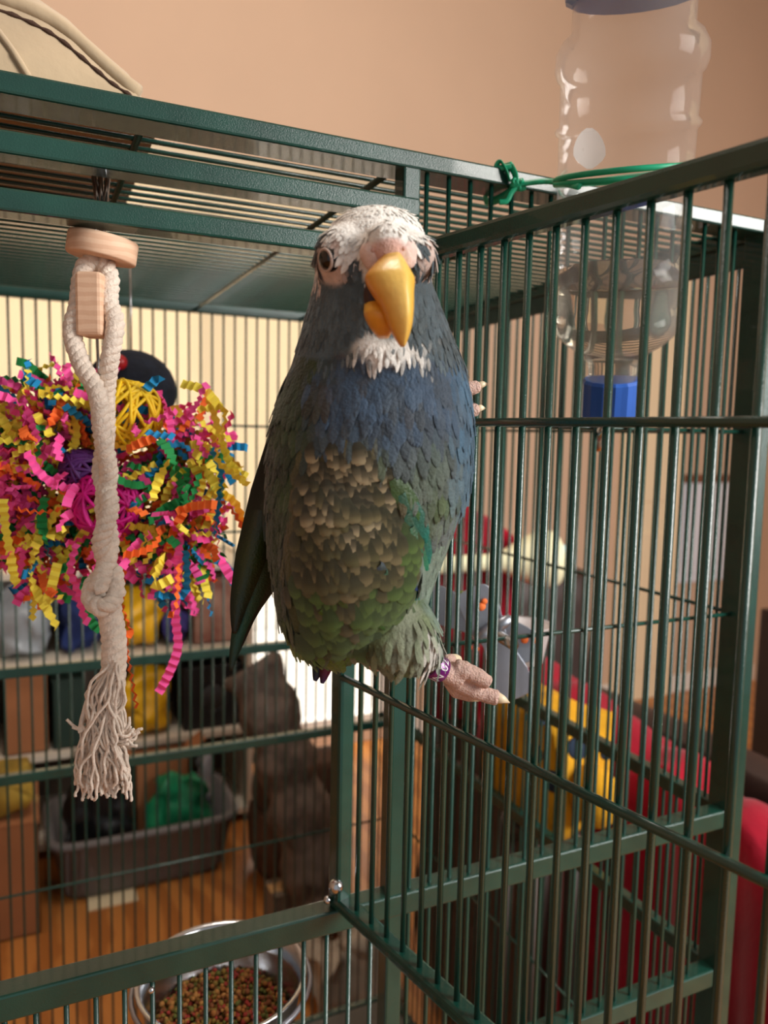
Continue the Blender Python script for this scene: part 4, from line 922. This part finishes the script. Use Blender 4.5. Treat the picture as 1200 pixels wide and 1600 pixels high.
# armchair with red blanket, behind the cage side
AM = mat('dark_brown_leather', (52, 36, 32), .5, 0, .15, 18, .2, 90)
AX0, AX1, AY0, AY1 = .78, 1.24, .52, 1.52
ar = empty('armchair', ((AX0+AX1)/2, (AY0+AY1)/2, 0), 'dark brown armchair beside the cage partly covered by a red blanket', 'armchair')
lump((AX0, AY0, .02), (AX1, AY1, .42), .004, 6, 8, 1).build('seat', AM, ar)
bz_ = onY(900, 884, AY1-.06).z
lump((AX0+.06, AY1-.13, .30), (AX1-.04, AY1, bz_), .006, 6, 8, 2).build('backrest', AM, ar)
for x in (AX0, AX1-.10): lump((x, AY0, .30), (x+.10, AY1-.05, .72), .004, 6, 8, 3+x).build('armrest', AM, ar)
RED = mat('red_fleece', (138, 12, 34), .95, 0, .25, 10, .5, 120, sheen=.1, spec=.15)
q = MB(); NU, NV = 60, 44; vs = []
zA = onX(1180, 1372, .74).z; zB = onX(845, 1045, .80).z
for i in range(NU):
    u = i/(NU-1); yy = .47 + (1.36-.47)*u; xr2 = .765 + .04*u; zr_ = zA + (zB-zA)*u
    drop = .68*(1-sm(.42, .62, u)) + .15
    for j in range(NV):
        v = j/(NV-1)
        fold = .022*math.sin(yy*52 + 1.6*math.sin(v*5)) + .022*noise.noise(Vector((yy*14, v*5, 1)))
        if v < .62:
            t = v/.62; z = zr_ - drop*(1-t); x = xr2 - .030*(1-t)**.4 + fold*(1-t*.6)
        else:
            t = (v-.62)/.38; x = xr2 + .16*t; z = zr_ + .028*math.sin(math.pi*min(1, t*1.1)) - .05*t + fold*.5
        vs.append((max(x, .692), yy, max(z, .02)))
q.add(vs, [(i*NV+j, i*NV+j+1, (i+1)*NV+j+1, (i+1)*NV+j) for i in range(NU-1) for j in range(NV-1)])
rb = empty('red_blanket', (.74, .9, .05), 'crimson fleece blanket draped over the armchair arm and back', 'blanket')
o = q.build('arm_drape', RED, rb); sd = o.modifiers.new('thick', 'SOLIDIFY'); sd.thickness = .006
q = MB(); vs = []
for i in range(26):
    u = i/25
    for j in range(34):
        v = j/33; pxx = 672 + 118*u; x = onY(pxx, 870, AY1-.14).x; fold = .012*math.sin(u*16 + v*3)
        zt_ = onY(735, 792, AY1-.10).z - .10*abs(u-.45)
        if v < .55: y_ = AY1-.16 + fold; z = zt_ - .42*(1 - v/.55)
        elif v < .7: t = (v-.55)/.15; y_ = AY1-.16 + .19*t; z = zt_ + .025*math.sin(math.pi*t)
        else: t = (v-.7)/.3; y_ = AY1+.03+fold*.5; z = zt_ - .35*t
        vs.append((x, y_, z))
q.add(vs, [(i*34+j, i*34+j+1, (i+1)*34+j+1, (i+1)*34+j) for i in range(25) for j in range(33)])
o = q.build('back_drape', RED, rb); sd = o.modifiers.new('thick', 'SOLIDIFY'); sd.thickness = .006
# bell-shaped pale bottle lying along the chair back
q = MB(); a = PZ(668, 884, 1.50); b_ = PZ(874, 872, 1.56); M = Matrix.Translation(a) @ (b_-a).to_track_quat('Z', 'Y').to_matrix().to_4x4(); L_ = (b_-a).length
fb = empty('funnel_bottle', (a+b_)/2 - UPW*.05, 'pale yellow funnel-shaped plastic bottle lying on the armchair back', 'bottle')
q.lathe([(.0001,0),(.016,.002),(.018,.01),(.0165,L_*.45),(.020,L_*.55),(.036,L_*.66),(.052,L_*.78),(.059,L_*.88),(.056,L_*.95),(.030,L_*.99),(.0001,L_)], M, 32); q.build('bottle_body', mat('pale_yellow_plastic', (232, 228, 188), .5), fb)
q = MB(); q.lathe([(.0001,L_+.024),(.020,L_+.022),(.027,L_+.010),(.029,L_-.006),(.028,L_-.012)], M, 28); q.build('cap', mat('pale_blue_plastic', (176, 214, 220), .5), fb)
# side table with yellow cushion between cage and armchair
TX, TY = .636, .83
e = empty('side_table', (TX, TY, 0), 'small dark wooden stool squeezed between the cage side and armchair', 'stool')
DW_ = mat('dark_walnut', (48, 30, 22), .5, 0, 0, 10, .1, 60, col2=(66, 42, 30), wave=('X', 14, 4)); tzz = onX(890, 1285, .66).z
q = MB(); q.lathe([(.0001,-.02),(.050,-.02),(.053,-.012),(.053,-.004),(.050,0),(.0001,0)], Matrix.Translation((TX, TY, tzz)), 32); q.build('stool_top', DW_, e)
for sx in (-1, 1):
    for sy in (-1, 1): q = MB(); q.tube([(TX+sx*.032, TY+sy*.032, tzz-.015), (TX+sx*.036, TY+sy*.036, 0)], [.012,.009], 10); q.build('leg', DW_, e)
YEM = mat('yellow_plush', (206, 150, 20), .9, 0, .15, 30, .4, 200); NAV = mat('navy_felt', (28, 44, 64), .9)
e = empty('plush_cushion', (TX, TY, tzz), 'yellow plush cushion with dark blue patches standing on the stool', 'cushion')
hc = onX(890, 1095, .66).z - tzz
cq = lump((TX-.045, TY-.085, tzz+.001), (TX+.045, TY+.09, tzz+hc), .016, 14, 10, 41); CV = [p.copy() for p in cq.v]; CF = list(cq.f); cq.build('cushion_body', YEM, e)
q = MB(); q.ball((TX, TY-.105, tzz+hc*.45), .036, 16, 10, sc=(.8,1,1.1)); q.build('side_lobe', YEM, e)
cbv = BVHTree.FromPolygons([tuple(p) for p in CV], CF)
for (x, y_, r_) in ((842,1122,.018),(836,1176,.016),(905,1168,.020),(866,1222,.018),(950,1176,.013),(915,1246,.017)):
    d = ray(x, y_).normalized(); h = cbv.ray_cast(CAM, d)
    if h[0]:
        rot3 = h[1].to_track_quat('Z', 'Y').to_matrix(); q = MB(); q.ball(h[0], r_, 14, 8, sc=(1, .8, .25), rot=rot3); q.build('patch', NAV, e)

# back wall door, papers and cabinet to the side
x0_, x1_ = onY(968, 700, YB).x, onY(1064, 700, YB).x
b = MB(); b.box((x0_, YB-.03, 0), (x1_, YB-.002, 2.1)); dr = struct('door_1', b, mat('cream_door_paint', (240, 220, 184), .5))
for z0_, z1_2 in ((.15, .85), (1.0, 1.95)):
    q = MB(); q.box((x0_+.08, YB-.036, z0_), (x1_-.08, YB-.028, z1_2)); q.build('panel', mat('cream_door_paint'), dr, smooth=False, bevel=.004)
pa, pb = onY(1072, 745, YB-.03), onY(1150, 905, YB-.03)
e = empty('wall_calendar', ((pa.x+pb.x)/2, YB-.02, pb.z), 'pale blue-white paper sheets hanging on the wall beyond the cage corner', 'paper')
for k_ in range(3):
    q = MB(); q.box((pa.x+.01*k_, YB-.012-.006*k_, pb.z+.05*k_), (pb.x-.015*k_, YB-.009-.006*k_, pa.z-.01*k_)); q.build('sheet', mat('blue_white_paper', (222, 226, 236), .8), e, smooth=False)
q = MB(); q.box((pa.x, YB-.034, pa.z-.03), (pb.x, YB-.002, pa.z+.01)); q.build('clip_bar', mat('brown_bar', (120, 74, 52), .6), e, smooth=False)
ca_ = onY(1188, 950, 1.30); cX = ca_.x
e = empty('cabinet', (cX+.2, 1.1, 0), 'dark brown wooden cabinet beside the red blanket', 'cabinet')
q = MB(); q.box((cX, 0.92, .04), (cX+.45, 1.30, ca_.z)); q.build('body', DW_, e, smooth=False, bevel=.004)
for k_ in range(2):
    q = MB(); q.box((cX+.02+.21*k_, 0.905, .10), (cX+.22+.21*k_, 0.92, ca_.z-.05)); d_ = q.build('door', DW_, e, smooth=False, bevel=.004)
    q = MB(); q.ball((cX+.20+.05*k_, 0.897, ca_.z*.6), .012); q.build('knob', STEEL, d_)
q = MB(); q.box((cX+.01, 0.93, 0), (cX+.44, 1.29, .04)); q.build('plinth', BLACKM, e, smooth=False)
